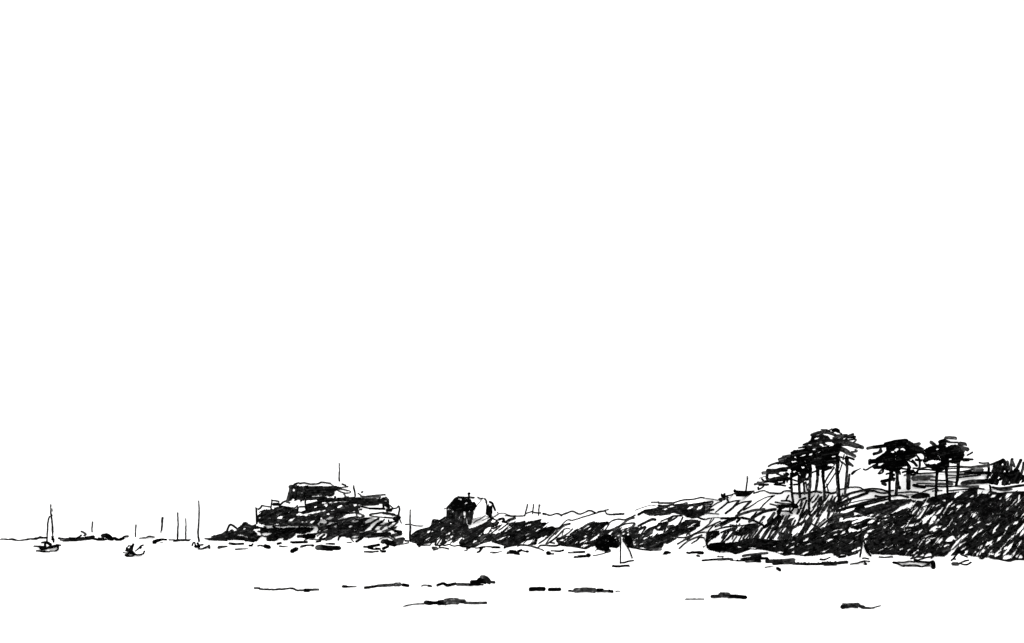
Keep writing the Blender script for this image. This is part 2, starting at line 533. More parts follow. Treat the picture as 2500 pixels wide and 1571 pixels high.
# ------------------------------------------------------------------ scrub on the headland
SCRUB = read('''
@E
F-32d 30,960 150,880 200,845 380,800 430,690 560,700 650,650 700,680 780,700 1010,700 1080,780 1090,840 1250,790 1300,770 1440,690 1480,650 1560,700 1600,690 1660,720 1560,830 1450,930 1540,930 1560,1100 1500,1060 1330,1110 1160,1165 1060,1170 950,1150 920,1100 780,1100 600,1130 470,1090 330,1110 250,1120 170,1180 120,1110 0,1080 0,1000
F-30b 40,980 200,930 420,920 480,1000 420,1090 330,1100 250,1120 170,1180 120,1110 60,1060
F-30b 440,760 560,700 650,660 780,720 1010,720 1060,800 1000,900 830,960 780,900 600,900 480,960 420,930
F-28d 1540,930 1640,900 1790,830 2000,760 2200,700 2408,690 2408,1000 2250,1050 2000,1150 1900,1160 1750,1165 1680,1130 1560,1100 1450,960
F-30b 1700,1060 1900,960 2100,860 2408,800 2408,960 2200,1040 1960,1120 1800,1140
0:50:0w 310,920 350,895 388,868
0:34:0w 405,908 435,870
0:40:0w 575,875 600,838 637,798
0:40:0w 698,945 750,898
0:50:36:0w 500,1060 545,1015 602,978
40:70w 500,1095 515,1065
0:40:0w 658,1055 685,1018
0:45:0w 722,1010 800,968
0:50:0w 535,1115 592,1030
10:55:40w 650,1130 730,1085 765,1060
50:60:20w 830,1108 890,1070 920,1040
36w 955,1026 985,1024
0:36:0w 1145,1112 1200,1070 1255,1048
0:90:100:60:0w 1372,945 1400,900 1440,860 1500,825 1538,795
0:36:0w 1610,815 1660,780 1722,752
0:50:0w 1535,938 1640,890 1795,812
0:40:0w 1755,880 1840,830 1925,785
0:36:0w 1608,1055 1700,1018 1818,965
50w 1522,704 1562,700
22w 755,745 770,745
18w 545,725 560,722
0:22:0w 2125,947 2190,915
0:26:0w 2150,1012 2205,995
0:34:0w 2225,862 2310,822 2408,778
0:60:0w 2035,1110 2150,1078 2265,1048
0:18:0w 1950,880 2040,840
0:30:0w 2120,790 2230,750
KEY
25k 40,960 130,890 240,850 360,820 400,780
20d 400,790 420,700 450,675 520,680
24k 500,690 570,680 620,650 655,627
20k 210,1140 375,1143
35d 470,1130 490,1060
20k 480,1150 560,1140 640,1145 720,1130 800,1155 920,1150 1000,1175 1190,1180
45k 940,1150 1010,1120
50k 1060,1195 1100,1180
22k 1015,1245 1060,1225
60d 1110,1130 1070,1160
30d 1180,1170 1330,1100 1480,1060
20d 1440,940 1490,860 1530,790
40k 1440,690 1540,640
22d 1530,655 1590,680 1640,680
46k 1640,670 1720,650 1730,700
40k 1700,710 1780,720
46m 1770,710 1860,670 1940,645
36k 1740,1190 1780,1160
45d 1750,1170 1860,1150
30d 1800,760 1900,735 2000,735 2110,705
22d 2110,705 2060,760 1980,800
24k 2090,790 2230,720 2408,675
12m 1180,735 1200,710 1310,650 1400,590
10l 1345,685 1450,640 1540,615
20d 500,1140 560,1050 590,990
30d 610,1130 640,1050
60d 940,1100 960,1050
18m 1615,540 1640,560 1720,555 1840,595
22m 1565,610 1640,565
19d 1750,600 1930,605 2090,600 2130,565 2250,525
22k 2250,525 2310,545 2408,548
@F
F-31b 0,720 150,680 290,700 420,670 560,660 640,675 560,740 620,760 740,735 800,750 760,830 700,880 640,930 560,900 500,940 480,1030 350,1050 430,950 300,985 100,1050 0,1065
F-35d 1110,790 1180,770 1300,710 1450,650 1560,665 1690,680 1600,790 1540,880 1440,990 1200,1075 1050,1065 850,1030 800,960 830,920 950,890 1100,880
F-30b 1180,830 1320,740 1560,720 1600,790 1480,850 1240,880
F-20b 1180,1000 1300,1000 1480,990 1480,1050 1300,1080 1060,1065 900,1040
F-32d 1360,900 1560,800 1670,785 1720,870 1600,900 1480,1000 1360,1010
F-40d 1650,790 1800,775 1900,775 1990,830 2060,790 2150,730 2201,740 2201,1090 2060,1060 1960,1020 1960,900 1900,880 1860,860 1780,890 1700,870 1640,860
0:26:0w 0,782 60,742 125,708
0:40:0w 440,782 520,720 565,688
0:22:0w 155,802 225,772
0:34:0w 448,832 510,785 565,755
0:28:0w 278,872 345,848
0:24:0w 310,926 352,913
0:50:20w 495,1000 530,965 645,895
0:44:0w 195,1025 320,988 415,952
0:18:0w 325,712 405,688
0:34:0w 865,968 945,948
0:30:10:0w 1120,1002 1220,980 1345,922
0:34:0w 1275,908 1332,872
0:34:0w 1338,798 1402,748
0:24:0w 1385,882 1455,848
0:60:0w 1350,982 1450,930 1565,850
0:26:0w 1270,770 1395,702
0:44:0w 1215,1072 1290,1045 1365,1040
40w 1585,890 1622,835
30:50:20w 1690,870 1730,830 1755,805
36:50:36w 1940,780 1943,820 1940,850
60:50w 1880,870 1890,885
50:90:40w 1990,770 2030,760 2090,710
0:40:0w 2060,890 2100,850 2115,815
0:30w 2150,890 2180,875
30:40w 2110,930 2201,920
50:44w 2115,1000 2125,1018
20:120:200w 1870,1020 1870,960 1900,1060
KEY
46m 0,625 110,592
32d 0,690 130,675 200,668 285,648
28k 260,710 400,660 545,622
34d 300,760 450,700 630,675
40d 0,840 120,760 260,700
26d 440,790 540,720 560,690
90k 640,790 740,765
50k 500,830 640,790 720,750
44k 740,770 850,762 905,735
36d 890,730 960,700 1040,685
30m 870,740 780,850 700,930 640,1020
30d 950,770 800,920 665,1015
30d 790,790 700,880 600,960 520,1010
22m 1020,690 920,745 800,860
14m 912,872 940,790 1000,760 1040,770
28m 1090,770 1000,850 900,905
44d 1170,780 1050,865
30d 1130,860 1000,900
50k 830,960 900,920
18d 870,740 1000,620 1090,625 1250,575 1400,530 1490,500 1600,470 1685,445
24d 1510,480 1640,468
20d 1640,478 1665,520 1750,528
32k 1770,525 1945,516
34k 597,515 630,520
20d 630,520 720,542 830,510 900,545
28d 890,540 1000,500
20d 980,505 1090,475 1190,520 1260,505 1350,465
26k 1340,465 1400,465 1475,505
22d 0,540 40,555 120,555
34m 1230,770 1340,690 1450,655
64k 1420,710 1540,690 1680,675
24d 1700,690 1640,780 1580,850
22d 1700,675 1770,625 1850,605 1960,615 2060,575 2140,535
40k 1320,1010 1480,1010
24k 900,1045 1060,1060 1200,1080 1300,1100 1390,1060
26m 160,1055 230,1040 380,1055 500,1090
22d 440,1075 540,1100 600,1130
24d 500,1085 560,1045 700,1050
30k 690,1050 800,1055 880,1035
20d 640,1020 700,1000 780,1010
16m 1430,1222 1560,1195 1650,1165
26d 1630,1170 1700,1150 1725,1130 1690,1110
@G
F-9d 390,540 500,450 700,415 750,390 1000,360 1210,330 1230,380 1440,345 1640,305 1600,380 1580,420 1620,440 1600,500 1500,540 1350,590 1290,590 1210,550 1000,505 800,540 700,550 560,540 480,500
F-8b 500,460 720,420 1000,400 1200,450 1340,460 1560,490 1400,570 1290,590 1200,540 1000,500 760,500 560,490
F-50d 120,800 280,770 380,720 350,800 260,880 200,860 130,900
F-25b 660,760 740,670 900,640 910,680 860,770 800,800 720,800
F-24b 930,770 1080,700 1200,620 1330,610 1450,630 1440,720 1300,800 1050,890 800,950 680,1000 560,1010 450,960 600,890 800,850
F-24d 330,990 450,950 700,940 900,890 1050,930 900,1020 800,1010 820,1060 740,1110 600,1140 480,1080 380,1060
F-30b 450,960 660,900 660,1040 520,1020
F-35b 1545,840 1650,800 1760,800 1770,860 1700,920 1620,960 1580,1000 1560,1040 1530,960
0:34:0w 795,450 860,436 905,428
0:34:0w 895,412 960,396 1015,392
0:40:0w 1215,445 1280,410 1355,388
0:60:0w 1385,440 1430,415 1475,375
0:40:0w 718,758 745,740 772,722
0:34:0w 1115,762 1200,740 1335,718
0:60:0w 630,875 740,835 810,810
0:70:20w 840,825 900,795 950,770
0:44:0w 415,1062 500,1038
0:50:0w 665,1012 740,970
0:28:0w 748,1032 792,988
40:50w 328,1005 342,1022
40:54:30w 150,760 155,820 155,850
0:80:60:0w 195,760 240,790 300,740 315,700
0:44:0w 385,850 440,820 505,765
20:24w 360,885 372,885
0:44:0w 445,950 530,880 640,820
KEY
10l 350,460 440,420 580,375 640,372 700,385
18d 620,325 750,320
34m 740,335 850,335 1000,335
22d 1000,330 1150,285 1300,275 1450,245 1560,260 1740,288
44k 400,530 520,470 700,440
26k 730,375 850,380 990,365
50m 1180,350 1210,340
34k 1230,370 1440,340 1640,305
110k 1230,525 1290,520 1340,520
46d 1520,470 1660,445
26d 1580,505 1750,520
26d 1590,430 1700,350 1800,300
28d 1600,400 1660,320
28d 1700,490 1800,410 1910,320 1895,285
24k 780,640 900,590 1000,550 1140,550
28k 1380,560 1500,610 1600,590
18d 1600,590 1700,575 1850,585 2000,580 2070,570
42d 400,720 560,640 640,605 690,615
36m 330,580 220,620 40,760
22d 60,745 180,690 320,670 342,695 300,760
46m 340,690 250,790
38d 380,800 520,730
30d 490,860 560,780 700,720
26d 390,790 460,730
28d 290,890 340,780
36d 330,930 430,860
30d 400,945 470,830 530,740
28d 450,955 560,830 660,760
40m 550,890 640,800
26d 350,880 500,850 640,780
40d 300,910 420,890
40d 360,980 470,930
30d 900,650 1000,600 1060,555
28d 1150,575 1080,700
22d 1000,555 900,620
22d 830,820 860,760
60m 900,740 990,720
60k 930,790 1100,710 1230,640
50d 1200,680 1400,640
70k 700,930 900,870 1100,800
24k 210,1060 320,1085 450,1110 600,1130
46m 600,1120 780,1112
80k 770,1060 790,1030
24d 1020,905 1120,915 1240,900 1400,840 1560,820
22d 1560,825 1700,790 1850,740 2060,720
24m 1670,600 1600,680 1450,790 1280,880
16m 1280,880 1240,830 1270,850
30m 1280,880 1180,950 1060,1020
30d 1780,640 1650,700 1500,770 1350,850 1220,950
30m 1470,870 1240,970 1090,1095
22m 1440,905 1380,960 1300,1010
20k 1400,930 1450,912 1510,925 1550,1020
40k 1545,960 1555,1040
14m 1490,1070 1555,1040
26d 1700,680 1600,780 1550,850
24d 1690,720 1850,640 1960,600
24k 1690,740 1900,660 1990,610
20d 1700,780 1880,740 2100,715
20m 1640,590 1600,660
@H
F-20b 0,1030 100,1005 260,985 400,940 560,920 800,950 960,960 1150,950 1300,880 1420,880 1420,960 1320,1040 1240,1100 1200,1200 1060,1220 900,1160 720,1120 500,1110 430,1130 250,1195 100,1150 0,1150
F-24b 1150,960 1300,880 1400,870 1500,830 1700,750 1900,670 2080,610 2201,590 2201,1210 2100,1230 1980,1260 1890,1190 1850,1170 1420,1230 1200,1200 1060,1220 1060,1080
F-40b 210,880 320,790 430,700 560,690 640,710 600,780 450,850 350,890
F-55d 950,800 1060,840 1140,840 1200,850 1200,940 1000,960
F-20d 1850,600 2201,470 2201,600 1900,680 1780,740
0:26:0w 465,1085 530,1090 605,1100
0:30:0w 278,1065 335,1082
0:24:0w 865,1066 925,1060
0:44:0w 1145,1105 1190,1080 1245,1045
0:28:0w 1098,1065 1135,1025
0:24:0w 1165,1002 1255,972
0:24:0w 1275,1045 1305,1005
0:28:0w 1425,1038 1535,1008
0:44:0w 1745,985 1830,950 1905,928
0:36:0w 1945,1045 2010,1010 2075,985
36w 1698,885 1720,875
0:34:0w 1588,955 1645,895
0:24:0w 1835,832 1900,800 1990,765
0:30:0w 1980,795 2080,755
0:22:0w 1890,865 1965,838
0:24:0w 1990,872 2110,815
0:34:0w 1192,1170 1228,1138
0:44:0w 1335,1205 1420,1170 1515,1135
0:24:0w 1645,1168 1785,1125
0:30:0w 935,1165 1000,1160 1055,1172
24w 1390,975 1430,940
30:30w 1430,960 1460,930
0:60:40w 1960,1240 2040,1215 2110,1225
0:30w 2140,760 2170,820
KEY
20d 550,172 700,130 760,140 830,168
26k 825,165 1000,172 1060,135 1190,130
32d 1200,165 1300,172 1480,160
30d 1490,160 1580,140 1690,158
36k 1740,155 1800,155 1860,172 1950,148
24d 1940,130 2030,100 2080,95
26d 0,420 100,340 130,315 110,290
18d 130,330 230,300 310,295
36d 75,512 180,430 225,385 300,295
20d 240,385 340,330 510,300
36d 285,508 370,430 430,370 505,305
22:14:9:16d 380,455 480,400 620,310 760,240 895,210
22d 890,212 780,300 665,420
44m 250,555 400,500 560,455 730,440
50d 520,590 640,520 750,470 920,440
22d 505,585 600,490
34k 0,590 200,590 370,580
40k 350,580 500,612 620,660 700,700
44k 270,650 310,610
20k 0,692 160,610 250,590
26d 0,725 150,650 240,615
16k 150,700 320,715 500,690 650,680
22k 308,690 316,690
50m 470,650 550,600
48d 20,920 80,815
28d 0,1000 100,870 160,775
26d 30,1010 180,860 275,740
32d 110,950 240,800
28m 200,985 265,900
25d 300,975 350,890
30m 370,930 460,830
28d 430,930 560,800
28m 505,920 605,780
28d 0,830 100,790 200,760
24m 600,700 690,620 740,560
64k 980,560 985,640
66d 850,590 810,640
64k 960,560 860,660 720,740
54m 900,500 790,640
46k 1000,590 960,700 930,800
46d 1180,610 1080,680 950,790
40m 1150,540 1080,640
36d 720,560 650,660
46d 690,760 590,910
50d 830,740 700,925
36d 760,800 680,930
34d 880,740 800,905
44d 960,790 890,880 840,935
40d 1030,840 960,930
70d 1160,640 1130,760 1070,850
44d 1210,720 1160,850 1180,930
40d 1290,690 1180,780
30m 1250,620 1200,720
24d 1150,860 1120,910
30d 1370,260 1330,380
46d 1420,250 1350,280
32d 1440,290 1370,460 1310,630
24k 1440,440 1330,600
38k 1480,170 1480,430 1500,550
30d 1640,200 1580,290 1530,320
28m 1670,230 1580,380
44m 1580,480 1490,620
34d 1690,320 1650,450 1600,560
28d 1640,400 1520,560
24d 1810,190 1750,290
38d 1800,340 1730,455
28m 1880,215 1830,320
34d 1860,300 1810,480 1790,590
22d 1910,310 1850,420
24d 1960,480 1820,600 1620,760
28m 1680,520 1580,690
30m 1750,600 1640,700
40d 1500,600 1420,700
28k 1820,600 1700,700 1580,800
42d 1310,700 1420,625
66d 1450,650 1400,760 1350,830
60k 1310,870 1380,830
30d 1420,830 1480,690
24d 1510,670 1560,700 1600,720
60m 1520,560 1480,660
24d 1300,430 1290,520
28d 1420,340 1380,460
24d 1640,560 1620,660
28d 1560,820 1650,760
24d 1890,380 1960,300 2040,200
24d 2020,280 2100,230 2160,190
20d 2080,430 2100,330 2140,240
46m 1900,540 2040,520
@I
F-18d 740,460 900,425 1200,345 1330,285 1500,270 1700,270 1660,335 1500,400 1400,470 1300,545 1100,585 950,570 800,510
F-20b 1660,240 1750,190 1850,155 1990,180 2000,235 1900,250 1760,265
F-24b 0,850 200,775 420,690 470,640 700,690 950,590 1100,600 1300,560 1400,480 1640,450 1670,500 1600,640 1560,700 1560,1220 1450,1200 1250,1200 1010,1190 960,1130 930,1050 900,950 860,980 850,1100 780,1180 620,1230 480,1260 390,1200 350,1170 0,1225
F-22d 330,610 470,560 700,500 760,520 900,550 800,590 600,600 420,690 250,760
0:50:50:30:0w 470,650 600,610 750,590 850,570 920,545
0:44:0w 475,645 520,605 545,580
0:70:0w 945,675 1010,645 1090,610
0:28:0w 695,712 760,705 865,675
0:24:0w 810,772 950,730 1000,715
0:70:10w 640,745 700,790 775,790
0:34:0w 325,835 420,790 515,758
0:34:0w 495,858 600,785
40w 190,885 208,880
0:44:0w 245,985 300,955 400,928
0:40:0w 435,1048 520,1010 562,985
0:28:0w 75,945 125,895
24w 385,870 432,858
0:40:0w 895,835 1000,800 1085,760
40:70:0w 912,905 930,870 950,845
0:34:0w 885,935 905,965 925,1000
0:30:50:0w 1365,515 1450,460 1600,390 1745,332
0:44:0w 900,438 1000,400 1300,308
0:24:0w 1050,352 1150,312 1295,268
0:22:0w 955,537 1065,525
0:30:0w 1115,625 1172,598
0:24:10w 1175,622 1290,610
22w 1390,565 1405,562
26w 1130,680 1150,660
0:28:0w 1315,848 1400,820 1475,798
0:22:0w 1495,805 1600,775
0:26:0w 1500,755 1600,708
0:28:0w 1395,1045 1535,1022
24w 1490,1105 1530,1105
0:44:20w 665,1152 720,1130 775,1112
0:60:0w 780,1080 810,1085 830,1065
0:50:0w 180,770 300,700 420,640
0:30:0w 690,550 760,525 810,515
0:30:0w 480,640 500,590 560,575
KEY
20d 630,70 800,68 870,105 900,110
26d 900,110 1020,90 1180,105 1280,135 1385,125
38d 540,215 700,160 880,125 1050,130
28d 1050,128 1180,165 1300,165
24m 1440,162 1600,155
22d 1590,150 1700,150 1800,158
20d 1880,150 1960,115 2080,90
16m 2040,135 2201,125
55d 350,470 450,400 600,330
46k 440,390 600,290 800,220 950,160
38d 650,270 860,190 960,150
10k 610,345 800,300 1080,255
46d 540,430 700,385 900,330 1100,275 1250,235
22k 540,440 700,405 960,350
22k 880,375 1100,320 1310,262
36d 1080,215 1180,235 1290,225
30k 1340,215 1500,205 1640,238
14m 1600,200 1720,200
44d 350,600 500,540 650,500 760,455
90k 770,450 860,420
54d 850,455 1000,420 1200,360
22k 600,770 660,690
30d 200,770 330,700 450,660
46d 430,470 520,440
26k 520,390 530,450 580,440
16d 560,430 620,300
@J
F-28b 280,280 480,300 700,220 900,165 1200,135 1300,110 1420,100 1420,190 1480,170 1620,195 1780,180 2201,150 2201,1280 2000,1300 1830,1285 1650,1240 1500,1250 1350,1225 1200,1205 1120,1160 1060,1200 900,1235 700,1230 550,1240 180,1220 0,1190 0,500 180,430 380,340 330,320
F-50k 1300,300 1420,190 1620,190 1780,180 1900,300 1880,560 1500,600 1380,500
F-55d 2201,150 2420,150 3600,140 3650,1320 2201,1280
0:34:60:20w 20,500 150,425 280,370 365,340
20:110:60:0w 300,505 360,460 400,425 420,395
0:60:60:20w 395,620 470,530 540,450 590,405
0:80:70:0w 500,690 550,610 620,550 640,520
0:36:0w 590,605 680,510 730,460
0:44:0w 700,540 780,480 850,395
0:22:0w 355,590 430,500 500,440
0:60:50w 610,810 660,770 720,740
0:40:0w 650,820 720,790 765,785
30:50:0w 525,375 560,350 600,345
0:40:0w 670,405 740,380 810,365
0:50:0w 890,415 930,355 1005,325
0:28:0w 965,405 1058,338
40:70:60:0w 1050,230 1090,190 1140,165 1180,160
0:50:0w 1228,438 1260,370 1305,312
36w 1088,392 1118,382
0:50:0w 1080,588 1130,548 1178,515
0:50:0w 990,728 1040,670 1085,615
30w 845,282 872,292
0:36:0w 745,752 830,715
0:34:0w 828,782 885,762
0:24:0w 925,525 1000,462 1040,425
18w 815,562 825,560
0:36:0w 1335,585 1388,515
0:28:0w 1295,505 1335,475
30:34w 1290,748 1328,732
0:50:30:0w 1318,895 1370,860 1438,770
0:34:0w 1435,828 1525,755
30w 1435,665 1462,652
0:54:40:0w 1675,850 1720,770 1785,680
0:50:0w 1855,795 1910,745 1955,712
0:54:0w 2020,692 2060,670 2105,635
0:44:0w 1908,465 1935,410
0:60:0w 2045,588 2070,530 2065,465
30w 1682,515 1690,528
30w 1605,688 1635,680
0:30:0w 1560,612 1632,548
0:24w 1775,585 1800,552
0:80:70:50w 1912,322 1935,250 1950,195 1990,180
0:34:0w 1955,305 1995,225
0:60:0w 1630,245 1700,210 1750,198
0:40:0w 1780,280 1838,228
0:44:0w 1300,235 1362,202
0:30:20w 2110,300 2130,190
0:110:60:0w 865,995 960,945 1000,900 1050,960
0:60:60:70:50w 1290,830 1200,910 1130,960 1060,1040
50:80:90:60w 1080,990 1030,1080 960,1200 890,1245
0:50:0w 1040,1100 1130,1040 1245,965
0:44:0w 730,1015 790,960 845,905
0:40:20w 840,1075 900,1040 940,1035
0:28:0w 505,1022 570,990 635,968
0:28w 510,957 570,938
0:22:0w 600,948 760,898
0:24:0w 470,932 560,890 665,862
0:34:0w 345,842 450,800 530,768
0:36:0w 385,855 440,835 490,815
0:36:0w 275,975 355,932
0:28:0w 25,1047 145,1030
26w 115,1105 145,1105
30w 258,1122 278,1118
0:34:0w 1128,1142 1200,1090 1235,1055
40:54w 1212,1182 1238,1145
0:70:30w 1400,1222 1440,1190 1475,1145
0:54:0w 1418,1135 1460,1080 1515,1035
0:60:34:0w 1550,1052 1620,1000 1692,952
0:34:0w 1498,988 1575,925
0:50:0w 1738,995 1790,930 1835,875
0:54:34:0w 1908,985 1980,930 2050,855
0:50:0w 1845,1135 1900,1075 1925,1050
0:70:60:0w 1708,1238 1770,1170 1825,1115
0:60:64:0w 1842,1228 1930,1110 2025,985
0:54:0w 2028,1132 2100,1040 2175,945
0:60:30w 2065,872 2130,780 2201,690
0:54:30w 2130,900 2180,830 2201,780
0:40:0w 2008,1238 2060,1150 2095,1095
0:80:80:0w 1845,1275 1930,1235 1995,1260
0:80:0w 2055,1235 2120,1225 2190,1255
0:34:0w 1645,1062 1685,1035
0:24:0w 1595,1205 1645,1175
34w 1665,1195 1685,1188
0:34:0w 1500,1175 1545,1105
0:40:0w 480,330 520,300
0:26:0w 0,830 90,800
0:24:0w 130,800 320,770
0:50:20w 130,745 210,715 270,705
40:50:0w 280,710 350,700 470,660
0:26:0w 360,540 420,480
0:40:30w 310,1200 360,1170 420,1130
0:80:90:60w 640,1200 600,1215 560,1215
30:40w 480,1215 520,1220
30w 360,1215 420,1205
0:30:30w 400,1255 450,1252
30:50:30:0w 620,680 700,560 700,640 640,690
KEY
18m 1010,1110 1120,1010 1230,910
34d 1640,50 1640,180
24d 1650,180 1800,168 2000,152 2201,145
20k 940,130 1200,108 1400,92
26m 1280,80 1450,88 1535,100
30d 1630,1245 1750,1270 1950,1310 2050,1285 2201,1285
60m 840,1160 960,1120
60d 1300,150 1400,140
40k 860,1000 960,1000 1040,990
30d 470,330 430,430 380,540
26m 500,450 420,560
26d 590,400 470,590
22d 310,1260 350,1220 410,1150
30d 300,1270 420,1240 500,1240
44k 370,1290 420,1300
26d 430,1290 560,1250 680,1230
36d 1460,1250 1490,1270 1530,1245
@P
60k 1260,1040 1275,1120 1290,1200
70d 1330,1085 1500,1110 1700,1100 1900,1065 2161,1030
46m 1440,1130 1650,1160 1850,1130
60d 1300,1205 1430,1235
''')
RIGHT = [(2180, 1260), (2240, 1225), (2300, 1208), (2400, 1204), (2500, 1204), (2500, 1362), (2400, 1355), (2330, 1345), (2260, 1352), (2180, 1350)]
MID = [(1990, 1310), (2050, 1280), (2120, 1250), (2200, 1230), (2230, 1240), (2200, 1350), (2060, 1350), (1990, 1345)]
LEFT = [(1005, 1318), (1060, 1285), (1150, 1295), (1230, 1278), (1340, 1275), (1310, 1330), (1200, 1330), (1060, 1328)]
CENTRE = [(1370, 1325), (1400, 1300), (1470, 1280), (1560, 1300), (1640, 1290), (1700, 1275), (1690, 1300), (1560, 1335), (1440, 1335)]
SCRUB += slashes(RIGHT, 105, -58, -42, 12, 32, 1.3, 2.5, 'w') + slashes(MID, 60, -34, -20, 12, 34, 1.3, 2.4, 'w')
SCRUB += slashes([(2500, 1206), (2700, 1206), (2700, 1368), (2500, 1362)], 90, -60, -42, 12, 34, 2.0, 5.0, 'w')
SCRUB += slashes(LEFT, 40, -46, -30, 10, 26, 1.4, 2.6, 'w') + slashes(CENTRE, 60, -40, -24, 10, 28, 1.4, 2.6, 'w')
SCRUB += slashes(RIGHT, 120, -62, -38, 16, 44, 1.6, 3.4, 'stroke', 'd') + slashes(MID, 60, -40, -16, 16, 44, 1.6, 3.2, 'stroke', 'd')
SCRUB += slashes(LEFT, 40, -48, -25, 14, 36, 1.6, 3.2, 'stroke', 'd') + slashes(CENTRE, 80, -45, -20, 14, 40, 1.8, 3.4, 'stroke', 'd')
PINEFOOT = [(1955, 1212), (2050, 1208), (2078, 1222), (2060, 1255), (2010, 1290), (1955, 1300), (1945, 1250)]
DENSE_HATCH = [(1835, 1285), (1880, 1262), (1905, 1258), (1950, 1275), (1945, 1310), (1880, 1318), (1835, 1318)]  # slope patch where the scrub hatching is denser and darker
COVE = [(1765, 1300), (1800, 1285), (1850, 1285), (1850, 1318), (1770, 1320)]
SCRUB += slashes(PINEFOOT, 60, -68, -48, 12, 34, 2.0, 4.6, 'stroke', 'd') + slashes(DENSE_HATCH, 46, -64, -46, 12, 30, 2.4, 5.4, 'stroke', 'd')
SCRUB += slashes(COVE, 22, -62, -44, 10, 24, 2.0, 4.0, 'stroke', 'd')
m = draw(Mesh(), SCRUB, hill, lift=.12, deep=.5)
o = m.link('scrub')
tag(o, 'dark scribbled scrub and rough grass covering the slope of the headland', 'scrub')
o['kind'] = 'stuff'

# bushes that stand out as solid lumps
BUSHES = [
 ('largest black bush, low and round, at the water left of the triangular sail', '''
@F
F-25k 1460,1000 1600,870 1700,860 1760,900 1850,1000 1880,1060 1830,1090 1700,1080 1720,1130 1640,1150 1500,1120 1460,1060
36k 1480,1010 1600,900
34:44w 1645,965 1675,962
36d 1760,900 1830,900 1850,980
'''),
 ('upright black bush just right of the triangular sail of the nearest dinghy', '''
@G
F-60k 170,890 200,870 260,885 310,960 320,1050 220,1050 165,1030
'''),
 ('long low black thicket along the foot of the headland, right of the white cove', '''
@G
F-5k 1545,1065 1600,1015 1750,1000 1950,1010 2080,1020 2000,1120 1900,1160 1850,1130 1770,1165 1600,1130 1560,1100
80k 1600,1080 1760,1110 1950,1060
'''),
 ('spreading black shrub with outflung twigs at the foot of the leftmost pine', '''
@H
28k 1140,205 1115,245 1100,285
30k 1015,300 1150,300
30m 910,320 1050,345 1150,350
26m 825,350 950,380
64k 950,390 1150,385 1250,390
60k 960,490 1000,430 1060,400
24k 1020,472 1130,475 1195,515
30k 1170,490 1240,400
26d 1150,470 1170,380
80k 1200,365 1260,390
26k 1270,360 1330,280
55k 965,520 1000,460
30d 1150,310 1220,330
'''),
 ('small spiky black bush on the bare crest of the headland', '''
@G
60k 1815,210 1840,240
26k 1795,185 1830,225
34k 1848,178 1850,225
26k 1860,225 1910,245
56d 1775,275 1840,268
24d 1850,260 1900,270
20d 1860,220 1960,200 2030,170
'''),
 ('little round black bush, a mere dot, left of the beached hull on the crest', '''
@K
48k 100,1193 104,1208
'''),
 ('dark rounded bush against the pale right end of the stone house', '''
@E
56d 1400,360 1400,520
100k 1470,410 1472,480 1472,560
70k 1470,560 1480,605
60d 1390,530 1440,570
40k 1470,345 1520,375 1550,450 1572,500
30w 1470,405 1490,403
30m 1375,285 1410,330
'''),
]
for lab, txt in BUSHES:
    it = read(txt)
    lo, hi = box_of(it)
    cx, by = (lo[0] + hi[0]) / 2, hi[1]
    Y0 = min(hill(cx, by), water_depth(by)) - 1.2
    half = (hi[0] - lo[0]) / 2 * Y0 / FOC
    m = draw(Mesh(), it, (lambda Y0: lambda x, y: Y0)(Y0), spread=min(half * .45, 1.6), deep=1.8)
    o = m.link('bush')
    tag(o, lab, 'bush')

# spiky hedge at the right edge of the crest
HEDGE = read('''
@P
F-65b 1340,500 1500,400 1600,350 1690,450 1700,560 1800,640 1960,560 2040,640 2060,730 2161,760 2300,800 2300,960 2161,940 2000,1000 1900,985 1780,1010 1640,1040 1560,1010 1590,900 1500,920 1480,1030 1260,1000 1190,900 1260,840 1250,700
0:50:0w 1568,520 1600,470 1612,425
0:50:0w 1268,685 1310,590 1342,515
0:54:0w 1625,705 1650,660 1668,625
0:36:0w 1735,695 1795,620
0:50:0w 1865,665 1885,600 1888,525
0:70:60w 2040,725 2080,640 2110,420
0:40:0w 1262,840 1310,750 1355,695
0:60:30w 1450,850 1520,820
60:70:40w 1480,1070 1525,985 1580,905
0:50:0w 1745,1000 1805,915
0:60:0w 2010,1010 2080,930 2115,875
0:30w 2090,760 2120,715
24w 1575,800 1580,780
KEY
42k 1280,495 1420,430 1500,400 1590,362
50d 1560,370 1620,350 1680,430
54m 1725,400 1740,500 1740,600
66m 1850,335 1825,480 1815,640
56m 1860,400 1910,540
70d 2085,355 2040,450 1985,570
60m 2161,430 2130,600 2090,740
60d 1600,1010 1680,860
30m 1770,1010 1810,960
60d 2300,420 2240,600 2200,760
''')
hx, hy = 2480, 1196
YH = hill(hx, hy) + 3
root = thing('hedge', 'tall spiky dark hedge on the crest at the right edge', 'hedge', at(hx, hy, YH))
draw(Mesh(), HEDGE, flat(YH), spread=1.8, deep=1.3, fat=1.3).link('foliage', root)

# mud bank below the cliff
m = Mesh()
draw(m, read('''
@G
32kd 1485,1300 1600,1288 1750,1280
42dm 1750,1280 1960,1274
14k 1738,1238 1815,1232
@H
14d 180,1300 300,1312
44m 370,1222 500,1203 780,1175
60d 520,1235 660,1212
36k 350,1275 480,1258 560,1262
44k 540,1268 770,1262
22k 290,1308 400,1300 560,1282
52k 560,1300 650,1312
36m 430,1320 560,1312
64dm 775,1315 900,1308 1100,1300 1215,1288
60d 890,1348 1050,1332
54m 1050,1342 1220,1338
44dk 1220,1350 1450,1360 1720,1355
50d 1720,1340 1900,1345 2110,1325
40d 1750,1370 1920,1368
'''), lambda x, y: 250.0, deep=2.5)
o = m.link('mud_bank'); o['kind'] = 'structure'
# ------------------------------------------------------------------ fortified island
ISL = 815.0


